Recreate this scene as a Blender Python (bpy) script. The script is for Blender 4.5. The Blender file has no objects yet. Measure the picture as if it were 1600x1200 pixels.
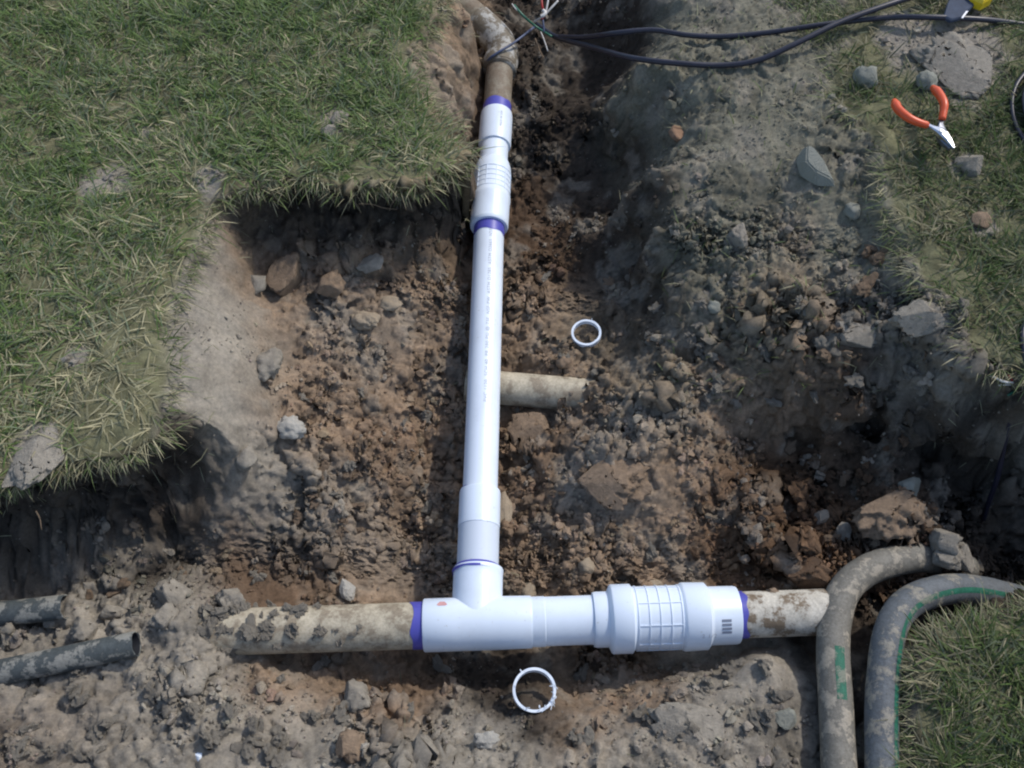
import bpy, bmesh, math, random
import numpy as np
from mathutils import Vector, Matrix, noise as mnoise

R = math.radians
rng = np.random.default_rng(7)
random.seed(7)
S = bpy.context.scene
C = S.collection

# ------------------------------------------------------------------ camera
CAM = np.array([0.0, 0.0, 1.55]); PITCH = 60.0; F = 1537.0
cd = bpy.data.cameras.new('camera'); cam = bpy.data.objects.new('camera', cd); C.objects.link(cam)
cam.location = CAM; cam.rotation_euler = (R(90-PITCH), 0, 0)
cd.sensor_width = 36; cd.lens = 36*F/1600; cd.clip_start = 0.02; cd.clip_end = 400
S.camera = cam
# ------------------------------------------------------------------ light
SUN_EL, SUN_AZ = 46.0, 50.0          # azimuth measured from +Y (away from the camera) towards +X (right)
W = bpy.data.worlds.new('World'); S.world = W; W.use_nodes = True
nt = W.node_tree; bg = nt.nodes['Background']
sky = nt.nodes.new('ShaderNodeTexSky'); sky.sky_type = 'NISHITA'; sky.sun_disc = False
sky.sun_elevation = R(SUN_EL); sky.sun_rotation = R(SUN_AZ)
sky.air_density = 1.2; sky.dust_density = 1.5
nt.links.new(sky.outputs[0], bg.inputs[0]); bg.inputs[1].default_value = 0.15
sd_ = bpy.data.lights.new('sun', 'SUN'); sun = bpy.data.objects.new('sun', sd_); C.objects.link(sun)
sd_.energy = 2.3; sd_.angle = R(1.5); sd_.color = (1.0, 0.95, 0.87)
v = Vector((math.sin(R(SUN_AZ))*math.cos(R(SUN_EL)), math.cos(R(SUN_AZ))*math.cos(R(SUN_EL)), math.sin(R(SUN_EL))))
sun.rotation_euler = v.to_track_quat('Z', 'Y').to_euler(); sun.location = (3, 3, 5)
S.view_settings.view_transform = 'Standard'; S.view_settings.look = 'None'
S.view_settings.exposure = 0.22; S.view_settings.gamma = 1; S.view_settings.use_curve_mapping = False
S.render.engine = 'CYCLES'
S.cycles.max_bounces = 6; S.cycles.pixel_filter_type = 'BLACKMAN_HARRIS'; S.cycles.filter_width = 2.1

# ------------------------------------------------------------------ picture <-> place
sp, cp = math.sin(R(PITCH)), math.cos(R(PITCH))
def ray(u, v):
    u = np.asarray(u, float)-800; v = -(np.asarray(v, float)-600)
    return np.stack([u, F*cp+v*sp, -F*sp+v*cp], -1)
def at(u, v, z=0.0):
    d = ray(u, v); t = (z-CAM[2])/d[..., 2]
    return CAM+d*t[..., None] if np.ndim(t) else CAM+d*t
def project(P):
    q = P-CAM; dep = q[..., 1]*cp-q[..., 2]*sp; up = q[..., 1]*sp+q[..., 2]*cp
    return 800+F*q[..., 0]/dep, 600-F*up/dep
def pxm(v):                       # pixels per metre on the pipe plane at image row v
    return 857*(1+0.000376*(v-600))

# ------------------------------------------------------------------ noise
def vnoise(x, y, s, seed):
    g = np.random.default_rng(seed).random((256, 256))
    a = x/s; b = y/s; i = np.floor(a).astype(int); j = np.floor(b).astype(int)
    fa = a-i; fb = b-j; fa = fa*fa*(3-2*fa); fb = fb*fb*(3-2*fb)
    i &= 255; j &= 255; i1 = (i+1) & 255; j1 = (j+1) & 255
    return (g[i, j]*(1-fa)+g[i1, j]*fa)*(1-fb)+(g[i, j1]*(1-fa)+g[i1, j1]*fa)*fb-0.5
def fbm(x, y, s, seed, o=4, k=0.5):
    r = 0; a = 1
    for n in range(o):
        r = r+a*vnoise(x+n*3.17, y-n*1.31, s/2**n, seed+n); a *= k
    return r
def worley(x, y, s, seed):
    g = np.random.default_rng(seed); jx = g.random((128, 128)); jy = g.random((128, 128)); rv = g.random((128, 128))
    a = x/s; b = y/s; i = np.floor(a).astype(int); j = np.floor(b).astype(int)
    f1 = np.full(a.shape, 9.0); f2 = f1.copy(); val = np.zeros(a.shape)
    for di in (-1, 0, 1):
        for dj in (-1, 0, 1):
            ii = (i+di) & 127; jj = (j+dj) & 127
            d = np.hypot(i+di+jx[ii, jj]-a, j+dj+jy[ii, jj]-b)
            c = d < f1
            f2 = np.where(c, f1, np.minimum(f2, d)); val = np.where(c, rv[ii, jj], val); f1 = np.where(c, d, f1)
    return f1, f2, val
def facets(x, y, s, seed, tilt=.6):
    g = np.random.default_rng(seed); jx = g.random((128, 128)); jy = g.random((128, 128)); rv = g.random((128, 128)); tx = g.normal(size=(128, 128)); ty = g.normal(size=(128, 128))
    a = x/s; b = y/s; i = np.floor(a).astype(int); j = np.floor(b).astype(int)
    f1 = np.full(a.shape, 9.0); f2 = f1.copy(); val = np.zeros(a.shape)
    for di in (-1, 0, 1):
        for dj in (-1, 0, 1):
            ii = (i+di) & 127; jj = (j+dj) & 127; dx = a-(i+di+jx[ii, jj]); dy = b-(j+dj+jy[ii, jj])
            d = np.hypot(dx, dy); c = d < f1
            f2 = np.where(c, f1, np.minimum(f2, d)); val = np.where(c, rv[ii, jj]+tilt*(tx[ii, jj]*dx+ty[ii, jj]*dy), val); f1 = np.where(c, d, f1)
    gap = np.clip((f2-f1)/.16, 0, 1)
    return np.clip(val, -.5, 1.5)*gap-.25*(1-gap)
def noise3(P, s, seed):
    g = np.random.default_rng(seed).random((64, 64, 64)).astype(np.float32)-.5; q = P/s; i = np.floor(q).astype(int); f = (q-i).astype(np.float32); f = f*f*(3-2*f)
    i &= 63; k = (i+1) & 63; r = 0
    for a in (0, 1):
        for b in (0, 1):
            for c in (0, 1):
                r = r+g[(k if a else i)[..., 0], (k if b else i)[..., 1], (k if c else i)[..., 2]]*(f[..., 0] if a else 1-f[..., 0])*(f[..., 1] if b else 1-f[..., 1])*(f[..., 2] if c else 1-f[..., 2])
    return r
def sstep(a, b, x):
    t = np.clip((x-a)/(b-a), 0, 1); return t*t*(3-2*t)

# ------------------------------------------------------------------ terrain
STEP = 0.0036
xs = np.arange(-1.42, 1.56, STEP); ys = [0.02]
while ys[-1] < 2.36: ys.append(ys[-1]+(.0009 if (.55 < ys[-1] < .605 or 1.09 < ys[-1] < 1.145) else .0020 if (.535 < ys[-1] < .665 or 1.07 < ys[-1] < 1.20) else STEP))
ys = np.array(ys)
GX, GY = np.meshgrid(xs, ys, indexing='ij'); NX, NY = GX.shape
AREA = (np.gradient(ys)/STEP)[None, :]*np.ones(GX.shape)
wx = GX+0.02*fbm(GX, GY, 0.09, 11); wy = GY+0.02*fbm(GX, GY, 0.09, 21)

LOW = [ # image column, row, height (m)
(760,-100,-.02),(840,20,-.08),(900,50,-.08),(850,150,-.10),(930,150,-.09),(790,230,-.09),(860,300,-.09),(940,250,-.09),
(725,90,.0),(700,150,.11),(742,150,-.05),(712,210,.05),(730,260,-.05),(690,330,.01),(712,420,-.07),(830,420,-.07),
(340,340,.06),(430,350,.04),(430,430,.06),(540,410,.05),(600,380,.03),(650,400,.03),(480,520,.04),(600,520,.01),(680,500,-.04),(420,560,.06),
(500,620,.02),(600,640,-.02),(685,640,-.09),(450,700,.03),(550,740,-.02),(670,740,-.10),(640,840,-.11),(560,820,-.04),(560,900,-.07),(480,900,-.07),
(400,500,.08),(300,560,.17),(300,680,.16),
(850,450,-.06),(930,430,-.07),(880,520,-.06),(960,540,-.05),(860,560,-.06),(790,560,-.08),
(850,680,-.07),(790,760,-.10),(950,720,-.01),(900,800,-.06),(980,820,-.06),(850,860,-.09),(1050,860,-.07),(1000,640,.00),(1060,560,.02),
(1060,690,-.01),(1100,760,-.03),(1150,860,-.07),(1200,780,-.08),(1300,780,-.08),(1380,820,-.01),(1425,800,.01),(1240,880,-.05),(1300,900,-.06),
(1420,740,-.10),(1500,790,-.15),(1540,850,-.16),(1620,900,-.17),(1560,900,-.14),(1480,870,-.05),
(1005,100,.16),(1012,250,.16),(1024,350,.14),(1045,450,.09),(1055,520,.06),(962,100,-.06),(964,250,-.07),(974,350,-.07),(990,440,-.06),(1015,500,-.04),
(1150,50,.16),(1150,200,.16),(1150,320,.14),(1110,390,.10),(1170,400,.12),(1250,150,.18),(1250,300,.17),(1240,370,.12),(1200,480,.09),(1300,480,.12),
(1390,420,.13),(1200,560,.07),(1300,560,.10),(1400,560,.13),(1150,610,.04),(1240,615,.08),(1340,625,.10),(1480,600,.16),(1500,630,.15),(1420,640,.11),(1170,690,-.06),(1340,705,-.09),
(1250,710,-.09),(1560,650,.14),(1620,640,.16),(1600,740,.04),(1560,800,-.12),(1350,30,.19),(1500,80,.22),(1600,30,.19),(1250,0,.17),(1020,0,.11),(960,-60,.02),
(1020,-80,.12),(1300,-80,.18),(1600,-80,.19),(1850,300,.19),(1850,700,.17),(1850,900,-.15),(1700,860,-.17),
(300,945,.02),(260,975,.045),(310,985,.03),(350,962,.02),(400,1000,-.01),(100,925,-.03),(200,900,-.03),(60,880,-.05),(0,860,-.07),(-120,880,-.07),(300,880,-.06),(380,900,-.06),(250,1010,.03),(130,960,-.005),
(100,1000,.0),(0,1000,-.005),(200,1060,.03),(100,1080,.03),(0,1080,.03),(400,1045,-.02),(500,1050,-.05),(600,1060,-.08),(700,1060,-.11),(800,1040,-.115),(900,1060,-.11),(1000,1050,-.10),
(1100,1045,-.09),(1200,1010,-.08),(1260,960,-.06),(440,940,-.03),(540,930,-.05),(640,925,-.10),(820,910,-.10),(950,905,-.09),(1100,900,-.08),(1220,930,-.04),(750,980,-.12),(900,980,-.12),(1050,980,-.12),(600,980,-.09),(480,985,-.045),
(700,1120,-.03),(780,1130,-.02),(834,1090,-.035),(900,1120,.0),(1000,1110,.01),(1080,1070,.02),(1200,1040,.03),(1180,1150,.04),(600,1130,.02),(400,1120,.04),
(100,1180,.05),(800,1190,.04),(1000,1190,.04),(1250,1100,.0),(1260,1190,.0),(1340,1000,-.05),(1345,1150,-.03),(1390,1050,-.03),(1420,960,-.06),(1380,920,-.07),(1500,900,-.10),
(0,1320,.06),(500,1320,.07),(900,1320,.07),(1300,1320,.03),(1600,1320,.08),(-250,1000,.0),(-250,880,-.07),(-250,1150,.05)]
L = np.array(LOW, float); LP = at(L[:, 0], L[:, 1], L[:, 2])[:, :2]; LZ = L[:, 2]
n = len(L)
D = np.hypot(LP[:, None, 0]-LP[None, :, 0], LP[:, None, 1]-LP[None, :, 1])
A = np.zeros((n+1, n+1)); A[:n, :n] = D-0.004*np.eye(n); A[n, :n] = A[:n, n] = 1
sol = np.linalg.solve(A, np.r_[LZ, 0])
low = np.full(GX.shape, sol[n])
w2x = GX+0.012*fbm(GX, GY, 0.05, 31, 3); w2y = GY+0.012*fbm(GX, GY, 0.05, 41, 3)
for i in range(n): low += sol[i]*np.hypot(w2x-LP[i, 0], w2y-LP[i, 1])
low = np.clip(low, -.19, .26)

def polyworld(pts, z): return at(np.array([p[0] for p in pts]), np.array([p[1] for p in pts]), z)[:, :2]
def sdist(poly, X, Y):            # signed distance, positive inside
    d = np.full(X.shape, 9.0); ins = np.zeros(X.shape, bool); m = len(poly)
    for i in range(m):
        ax, ay = poly[i]; bx, by = poly[(i+1) % m]; ex, ey = bx-ax, by-ay
        t = np.clip(((X-ax)*ex+(Y-ay)*ey)/(ex*ex+ey*ey+1e-12), 0, 1)
        d = np.minimum(d, np.hypot(X-ax-t*ex, Y-ay-t*ey))
        c = ((ay > Y) != (by > Y)); ins ^= c & (X < (bx-ax)*(Y-ay)/(by-ay+1e-12)+ax)
    return np.where(ins, d, -d)
ZL, ZR, ZB = 0.22, 0.21, 0.085
polyL = polyworld([(-900,-500),(690,-200),(698,-20),(672,40),(650,90),(655,150),(690,190),(722,232),(716,262),(650,285),(600,292),(520,286),(430,288),(360,284),(322,298),(306,335),
    (288,400),(276,470),(258,560),(250,640),(238,682),(195,702),(100,722),(0,750),(-150,778),(-900,840)], ZL)
polyR = polyworld([(2300,-400),(1330,-300),(1330,60),(1300,90),(1290,140),(1350,190),(1385,260),(1410,330),(1420,390),(1460,430),(1500,470),(1520,540),(1560,575),(1640,590),(2300,640)], ZR)
polyB = polyworld([(1900,850),(1660,915),(1570,957),(1500,972),(1450,1010),(1436,1080),(1440,1160),(1450,1260),(1460,1500),(2200,1600)], ZB)
def wob(poly, amp=.016): return sdist(poly, GX+amp*2*fbm(GX, GY, .075, 51, 3, .5), GY+amp*2*fbm(GX, GY, .075, 61, 3, .5))
sL, sR, sB = wob(polyL), wob(polyR), wob(polyB, .008)
PU, PV = project(np.stack([GX, GY, np.full(GX.shape, .05)], -1))
LU, LV = project(np.stack([GX, GY, np.full(GX.shape, .21)], -1))
def blend(pts, width=70, default=None, top=False):     # gaussian blend of values given at image spots, per ground point
    num = np.zeros(GX.shape); den = np.full(GX.shape, 1e-9)
    if default is not None: num += default*1e-2; den += 1e-2
    for p in pts:
        w = np.exp(-(((LU if top else PU)-p[0])**2+((LV if top else PV)-p[1])**2)/(2*width*width)); num += w*p[2]; den += w
    return num/den
WL = blend([(330,300,.06),(450,300,.08),(550,300,.08),(640,300,.06),(700,250,.05),(660,120,.09),(320,430,.13),(300,550,.16),(290,650,.12),(250,720,.05),(200,730,.10),(100,760,.10),(0,790,.10),(-150,800,.10)], 50, .06, True)
def lawn(low, s, top, w):
    t = np.clip((s+w)/w, 0, 1); t = t*t*(3-2*t)*.35+t*.65
    return low*(1-t)+top*t
def toplift(s): return -0.012*np.exp(-np.clip(s, 0, 1)/.02)
swell = 0.02*fbm(GX, GY, .35, 71, 3)
H = lawn(low, sL, ZL+swell+toplift(sL), WL)
HB = H.copy()
t = np.clip((sR+.05)/.05, 0, 1); H = H*(1-t)+np.maximum(H, ZR+swell+toplift(sR))*t
H = lawn(H, sB, ZB+swell+toplift(sB), .05)
lawnmask = np.maximum(np.maximum(sL, sR), sB)
soil = sstep(.015, -.01, lawnmask)

# relief: lumps of several sizes, smooth on the shovel-cut faces
rough = blend([(350,560,.12),(330,450,.15),(370,650,.15),(560,480,.6),(430,480,.6),(500,700,1),(620,560,1),(600,800,1),(900,600,1),(950,740,.8),(1100,280,.5),(1050,200,.5),(1200,250,.45),(1330,420,.5),
    (1100,520,1.4),(1150,520,1.6),(1200,450,1.3),(1280,570,1.7),(1300,600,1.6),(1400,520,1.4),(1450,560,1.5),(1200,700,1.4),(1350,800,1.4),(150,950,1.2),(100,1120,1.3),(200,1060,1.4),(30,1180,1.2),(330,1150,.6),(450,1170,.6),(550,1080,1.2),(700,1150,1.3),(1100,1140,1),(1100,1080,.7),(1200,1060,.55),(850,1170,1.2),(980,1130,1.1),(1200,1160,.9),(250,820,1),(100,820,1),(1500,650,1.2),(1560,750,1.2),(1350,690,1.2),(550,340,1),(850,200,1),(850,420,1),(560,560,.7),(1450,1000,.6)], 55, .8)
f1, f2, va = worley(wx, wy, .07, 1)
rel = .016*(va-.35)*np.clip(1-(f1/.75)**2, 0, 1)
f1, f2, vb = worley(wx+.1*.02, wy, .03, 2)
rel += .012*(vb-.15)*np.sqrt(np.clip(1-(f1/.8)**2, 0, 1))
f1, f2, vc = worley(wx, wy, .014, 3)
rel += .0062*(vc+.1)*np.sqrt(np.clip(1-(f1/.85)**2, 0, 1))
f1, f2, vd = worley(wx, wy, .0075, 5)
rel += .0022*vd*np.clip(1-f1, 0, 1)
fx = GX+.010*fbm(GX, GY, .02, 181, 3); fy = GY+.010*fbm(GX, GY, .02, 185, 3)
rel += .013*facets(fx, fy, .045, 15, .7)+.009*facets(fx, fy, .022, 16, .7)*sstep(-.25, .1, fbm(GX, GY, .12, 188, 2))+.0055*facets(fx, fy, .0115, 17, .7)
rel += .022*fbm(GX, GY, .05, 81, 5, .6)
scr = fbm(GX*1.0+GY*.25, GY*.22, .012, 91, 3)*.004      # shovel scrapes
gH = np.hypot(np.gradient(H, axis=0)/STEP, np.gradient(H, axis=1)/STEP/AREA); soft = 1/(1+(gH/1.3)**2)
rough = rough*(.55+.65*sstep(-.22, .22, fbm(GX, GY, .16, 191, 3)))
H = H+soil*soft*(rel*rough*.85+scr*np.clip(1-rough, 0, 1))+(1-soil)*(.006*fbm(GX, GY, .03, 95, 3))
# drying cracks in the bare soil nearest the camera
for pl in [[(540,1085),(552,1110),(560,1140),(575,1160)],[(556,1150),(546,1190),(540,1230)],[(575,1165),(590,1195),(600,1230)],[(640,1120),(655,1150)],[(420,1130),(440,1160)],
           [(450,640),(420,740)],[(470,790),(440,730),(415,700)]]:
    q = polyworld(pl, .03); d = np.full(GX.shape, 9.)
    for (ax, ay), (bx, by) in zip(q[:-1], q[1:]):
        ex, ey = bx-ax, by-ay; tt = np.clip(((wx-ax)*ex+(wy-ay)*ey)/(ex*ex+ey*ey), 0, 1)
        d = np.minimum(d, np.hypot(wx-ax-tt*ex, wy-ay-tt*ey))
    H -= .012*np.exp(-(d/.0035)**2)
# bed under the pipes so nothing solid cuts through them
def segd(a, b):
    ex, ey = b[0]-a[0], b[1]-a[1]; tt = np.clip(((GX-a[0])*ex+(GY-a[1])*ey)/(ex*ex+ey*ey), 0, 1)
    return np.hypot(GX-a[0]-tt*ex, GY-a[1]-tt*ey)
PA, PB, PC = at(743, 979), at(764.5, 350), at(781, 105)
HL, HR = at(455, 984), at(1235, 958)
for a, b, dep, wd in [(PA, PB, -.055, .05), (PB, PC, -.05, .05), (HL, HR, -.062, .06)]:
    d = segd(a, b); H = np.minimum(H, dep+np.clip(d-wd*.6, 0, 1)*1.6+.02*fbm(GX, GY, .03, 101, 3)+sstep(wd*.9, wd*1.5, d)*9)
E0 = at(660, -60, .03); d = segd(PC, E0)
H = np.where(d < .042, np.minimum(H, -.02+d*.5), H)
# fall back to level turf outside the frame
edge = np.maximum.reduce([sstep(-1.30, -1.41, GX), sstep(1.44, 1.55, GX), sstep(.12, .03, GY), sstep(2.27, 2.35, GY)])
H = H*(1-edge)+.215*edge
# push the walls back under the turf
PX, PY, PZ = GX.copy(), GY.copy(), H.copy()
def undercut(s, w, mask, top, amp):
    q = np.clip(-s/w, 0, 1)
    prof = sstep(.0, .30, q)*(1-sstep(.6, 1.0, q))
    n_ = 1+.8*fbm(GX, GZ_, .05, 111, 3)
    return amp*prof*mask*n_
GZ_ = GY
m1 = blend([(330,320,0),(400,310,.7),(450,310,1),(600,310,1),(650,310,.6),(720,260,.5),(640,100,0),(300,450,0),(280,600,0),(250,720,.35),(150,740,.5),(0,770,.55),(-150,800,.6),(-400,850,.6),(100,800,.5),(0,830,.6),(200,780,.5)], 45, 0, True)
PY += undercut(sL, WL, m1*(sL > -WL*1.01), ZL, .145)

gv = np.stack([PX, PY, PZ], -1)
def normals():
    n_ = np.cross(np.gradient(gv, axis=0), np.gradient(gv, axis=1)); return n_/(np.linalg.norm(n_, axis=-1, keepdims=True)+1e-12)
GN = normals()
AREA = np.clip(np.linalg.norm(np.cross(np.gradient(gv, axis=0), np.gradient(gv, axis=1)), axis=-1)/STEP**2, 0, 6)
# crumbly relief in all directions, strongest on the cut walls
stretch = sstep(1.6, 3.0, np.abs(np.gradient(PY, axis=1)/np.gradient(ys)[None, :]))
wall = np.maximum(sstep(.75, .35, GN[..., 2]), stretch)*(1-edge)
d3 = noise3(gv, .06, 300)*.04*wall+noise3(gv, .03, 301)*.026*wall+noise3(gv, .014, 302)*(.005+.018*wall)+noise3(gv, .008, 303)*(.003+.009*wall)
hard = blend([(1500,680,1),(1560,760,1),(1400,660,1),(1250,650,1),(900,1100,0),(1000,300,.5),(600,700,0),(1100,300,0)], 70, 0)
d3 *= np.where(lawnmask > .005, .25, 1)*np.clip(rough*.8+wall*np.maximum(m1, hard), .08, 1.2)
gv = gv+GN*d3[..., None]; GN = normals()

def hgt(x, y):
    i = np.clip(((np.asarray(x)-xs[0])/STEP), 0, NX-2); j = np.clip(np.interp(np.asarray(y), ys, np.arange(NY)), 0, NY-2)
    i0 = i.astype(int); j0 = j.astype(int); fi = i-i0; fj = j-j0
    return (H[i0, j0]*(1-fi)+H[i0+1, j0]*fi)*(1-fj)+(H[i0, j0+1]*(1-fi)+H[i0+1, j0+1]*fi)*fj
def ground(u, v):                 # where the view through (u, v) meets the ground
    d = ray(u, v); d = d/np.linalg.norm(d); t = 1.1
    while t < 4:
        p = CAM+d*t
        if p[2] < hgt(p[0], p[1]): return p
        t += .002
    return at(u, v, .1)

# soil colour: dry grey crust, brown subsoil, rusty damp clay, olive loam darkened for the dim right bank; darkest tone paints shade into hollows
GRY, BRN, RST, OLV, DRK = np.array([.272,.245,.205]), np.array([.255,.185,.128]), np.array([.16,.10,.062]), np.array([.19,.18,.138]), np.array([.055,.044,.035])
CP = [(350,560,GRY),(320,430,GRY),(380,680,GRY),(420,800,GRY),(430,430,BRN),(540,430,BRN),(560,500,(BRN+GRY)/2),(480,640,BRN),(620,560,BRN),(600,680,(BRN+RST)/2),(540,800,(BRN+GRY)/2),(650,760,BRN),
 (690,330,BRN),(660,200,(GRY+BRN)/2),(700,120,BRN),(520,340,DRK),(850,150,DRK),(930,250,DRK),(900,50,DRK),(840,330,RST*.6),(960,400,DRK),(990,470,DRK),(850,430,BRN),(930,480,(BRN+OLV)/2),(870,540,BRN),(830,680,(RST+BRN)/2),(950,720,(GRY+BRN)/2),(980,850,BRN),(900,830,BRN),  # darkest spots: overhang and trench shade painted into the soil
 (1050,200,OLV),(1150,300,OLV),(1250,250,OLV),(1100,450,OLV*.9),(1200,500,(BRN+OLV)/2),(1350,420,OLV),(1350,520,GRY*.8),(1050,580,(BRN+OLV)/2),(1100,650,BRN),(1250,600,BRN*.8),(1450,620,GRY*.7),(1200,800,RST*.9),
 (1300,700,RST*.6),(1450,720,DRK),(1350,690,DRK),(1250,720,RST*.5),(1520,700,DRK),(1400,800,RST),(1300,850,RST),(1550,800,DRK),(1600,700,GRY*.6),(1500,90,GRY),(1400,100,GRY*.8),(1150,30,OLV),  # dark spots here paint the shade of the right hole into the soil
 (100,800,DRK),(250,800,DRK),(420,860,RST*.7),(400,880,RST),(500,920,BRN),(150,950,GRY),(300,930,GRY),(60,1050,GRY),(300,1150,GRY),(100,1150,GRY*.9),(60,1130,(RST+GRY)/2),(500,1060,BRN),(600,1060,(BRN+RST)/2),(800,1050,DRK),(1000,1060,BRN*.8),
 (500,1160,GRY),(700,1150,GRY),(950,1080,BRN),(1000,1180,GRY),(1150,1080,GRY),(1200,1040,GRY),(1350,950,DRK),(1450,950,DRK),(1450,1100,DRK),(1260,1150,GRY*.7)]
num = np.zeros(GX.shape+(3,)); den = np.full(GX.shape, 1e-9)
G3 = gv.astype(np.float32)
def f3(sc, seed, o=4, k=.5): return sum(noise3(G3+.37*q, sc/2**q, seed+q)*k**q for q in range(o))
JU = PU+60*f3(.12, 121); JV = PV+60*f3(.12, 131)
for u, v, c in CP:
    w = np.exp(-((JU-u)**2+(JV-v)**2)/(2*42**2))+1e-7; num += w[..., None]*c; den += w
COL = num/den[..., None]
COL *= (1+.42*f3(.04, 141, 4, .65))[..., None]
COL *= (.86+.28*vb*(rough > .3)+.14*(rough <= .3))[..., None]
mix = sstep(.05, .35, f3(.05, 151))[..., None]; COL = COL*(1-mix*.5)+GRY*mix*.5
# undercut shade painted into the wall colour just under the turf line
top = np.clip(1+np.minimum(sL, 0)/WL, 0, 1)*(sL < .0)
undercut_shade = (sstep(.0, .35, top)*np.clip(m1*1.5, 0, 1))[..., None]; COL = COL*(1-undercut_shade*.9)+DRK*(1+.8*f3(.03, 155)[..., None])*undercut_shade*.9
THATCH = np.array([.17, .165, .095]); COL = COL*soil[..., None]+(THATCH*(1+.5*fbm(GX, GY, .02, 161, 3)[..., None]))*(1-soil[..., None])
BARE = [(60,705,42),(150,290,30),(330,285,25),(175,285,32),(525,195,22),(120,560,18),(1500,90,75),(1420,60,50),(1510,255,24),(230,210,14),(1540,345,22),(1450,1120,45),(1470,1060,25),(1440,1190,40),(1480,990,18)]
bare = np.zeros(GX.shape)
LU, LV = project(np.stack([GX, GY, np.full(GX.shape, .21)], -1))
for u, v, r_ in BARE:
    bare = np.maximum(bare, sstep(1.15, .75, np.hypot(LU-u, LV-v)/r_+.5*fbm(GX, GY, .03, 171, 3)))
COL = COL*(1-bare[..., None])+np.where((PU > 1400) & (PV > 900), .35, 1.)[..., None]*GRY*1.05*bare[..., None]
COL = np.clip(COL, .01, .9)

# ------------------------------------------------------------------ materials
MATS = {}
def mat(name, rough=.9, spec=.3, metal=0.0):
    m = bpy.data.materials.new(name); m.use_nodes = True; MATS[name] = m
    b = m.node_tree.nodes['Principled BSDF']
    b.inputs['Roughness'].default_value = rough; b.inputs['Specular IOR Level'].default_value = spec; b.inputs['Metallic'].default_value = metal
    return m, m.node_tree, b
def nd(t, typ, **kw):
    x = t.nodes.new(typ)
    for k, val in kw.items(): setattr(x, k, val)
    return x
def noise_ramp(t, scale, stops, detail=6, rough=.6, coord='Object', vec_scale=None):
    tc = nd(t, 'ShaderNodeTexCoord'); no = nd(t, 'ShaderNodeTexNoise'); no.inputs['Scale'].default_value = scale
    no.inputs['Detail'].default_value = detail; no.inputs['Roughness'].default_value = rough
    if vec_scale:
        mp = nd(t, 'ShaderNodeMapping'); mp.inputs['Scale'].default_value = vec_scale
        t.links.new(tc.outputs[coord], mp.inputs[0]); t.links.new(mp.outputs[0], no.inputs['Vector'])
    else: t.links.new(tc.outputs[coord], no.inputs['Vector'])
    r = nd(t, 'ShaderNodeValToRGB'); t.links.new(no.outputs['Fac'], r.inputs[0])
    e = r.color_ramp.elements
    while len(e) < len(stops): e.new(.5)
    for k, (p_, c_) in zip(e, stops): k.position = p_; k.color = (*c_, 1)
    return no, r
def bump(t, b, src, strength=.3, dist=.002):
    bp = nd(t, 'ShaderNodeBump'); bp.inputs['Strength'].default_value = strength; bp.inputs['Distance'].default_value = dist
    t.links.new(src, bp.inputs['Height']); t.links.new(bp.outputs[0], b.inputs['Normal'])
def soil_mat(name, spec=.15):
    m, t, b = mat(name, .95, spec)
    a = nd(t, 'ShaderNodeAttribute', attribute_name='col')
    _, r = noise_ramp(t, 160, [(.25, (.62,.60,.58)), (.5, (.95,.95,.95)), (.78, (1.35,1.32,1.28))], 8, .7)
    mx = nd(t, 'ShaderNodeMix', data_type='RGBA', blend_type='MULTIPLY'); mx.inputs[0].default_value = 1
    t.links.new(a.outputs['Color'], mx.inputs[6]); t.links.new(r.outputs[0], mx.inputs[7])
    t.links.new(mx.outputs[2], b.inputs['Base Color'])
    n2, _ = noise_ramp(t, 420, [(0, (0,0,0)), (1, (1,1,1))], 8, .75); bump(t, b, n2.outputs['Fac'], .8, .003)
    return m
M_SOIL = soil_mat('soil')
def stone_mat(name, c, var=.25, scale=60, r=.85):
    m, t, b = mat(name, r, .3); c = np.array(c)
    no, ra = noise_ramp(t, scale, [(.25, tuple(c*(1-var))), (.55, tuple(c)), (.8, tuple(np.clip(c*(1+var), 0, 1)))], 8, .65)
    t.links.new(ra.outputs[0], b.inputs['Base Color']); n2, _ = noise_ramp(t, 300, [(0, (0,0,0)), (1, (1,1,1))], 6, .7)
    bump(t, b, n2.outputs['Fac'], .9, .004); return m
M_CLODG = stone_mat('dry grey clod', GRY*1.05, .35, 90, .95)
M_CLODB = stone_mat('brown clod', BRN, .4, 90, .95)
M_CLODD = stone_mat('dark damp clod', RST*.9, .4, 90, .95)
M_STONE = stone_mat('smooth grey stone', (.25,.255,.22), .12, 25, .7)
M_STONET = stone_mat('tan stone', (.36,.29,.21), .18, 30, .75)
M_STONEW = stone_mat('pale stone', (.42,.40,.36), .18, 30, .75)
M_ORANGE = stone_mat('orange clay', (.32,.20,.13), .2, 50, .85)
# PVC
def pvc(name, col, r=.35, dirt=.04):
    m, t, b = mat(name, r, .5); c = np.array(col)
    _, ra = noise_ramp(t, 14, [(.30, tuple(c*.93)), (.5, tuple(c)), (1, tuple(c))], 5, .6)
    no, rb = noise_ramp(t, 120, [(.0, (.55,.48,.40)), (.27+dirt, (.72,.68,.62)), (.33+dirt, (1,1,1))], 6, .7)
    mx = nd(t, 'ShaderNodeMix', data_type='RGBA', blend_type='MULTIPLY'); mx.inputs[0].default_value = .8
    t.links.new(ra.outputs[0], mx.inputs[6]); t.links.new(rb.outputs[0], mx.inputs[7]); t.links.new(mx.outputs[2], b.inputs['Base Color'])
    b.inputs['Subsurface Weight'].default_value = .05; b.inputs['Subsurface Radius'].default_value = (.01,.01,.01); b.inputs['Subsurface Scale'].default_value = .3
    return m
M_PVC = pvc('white pvc', (.72,.79,.89)); M_FIT = pvc('white pvc fitting', (.70,.78,.89), .35)
M_PVCG = pvc('dull pvc', (.56,.62,.71), .6)
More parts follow.
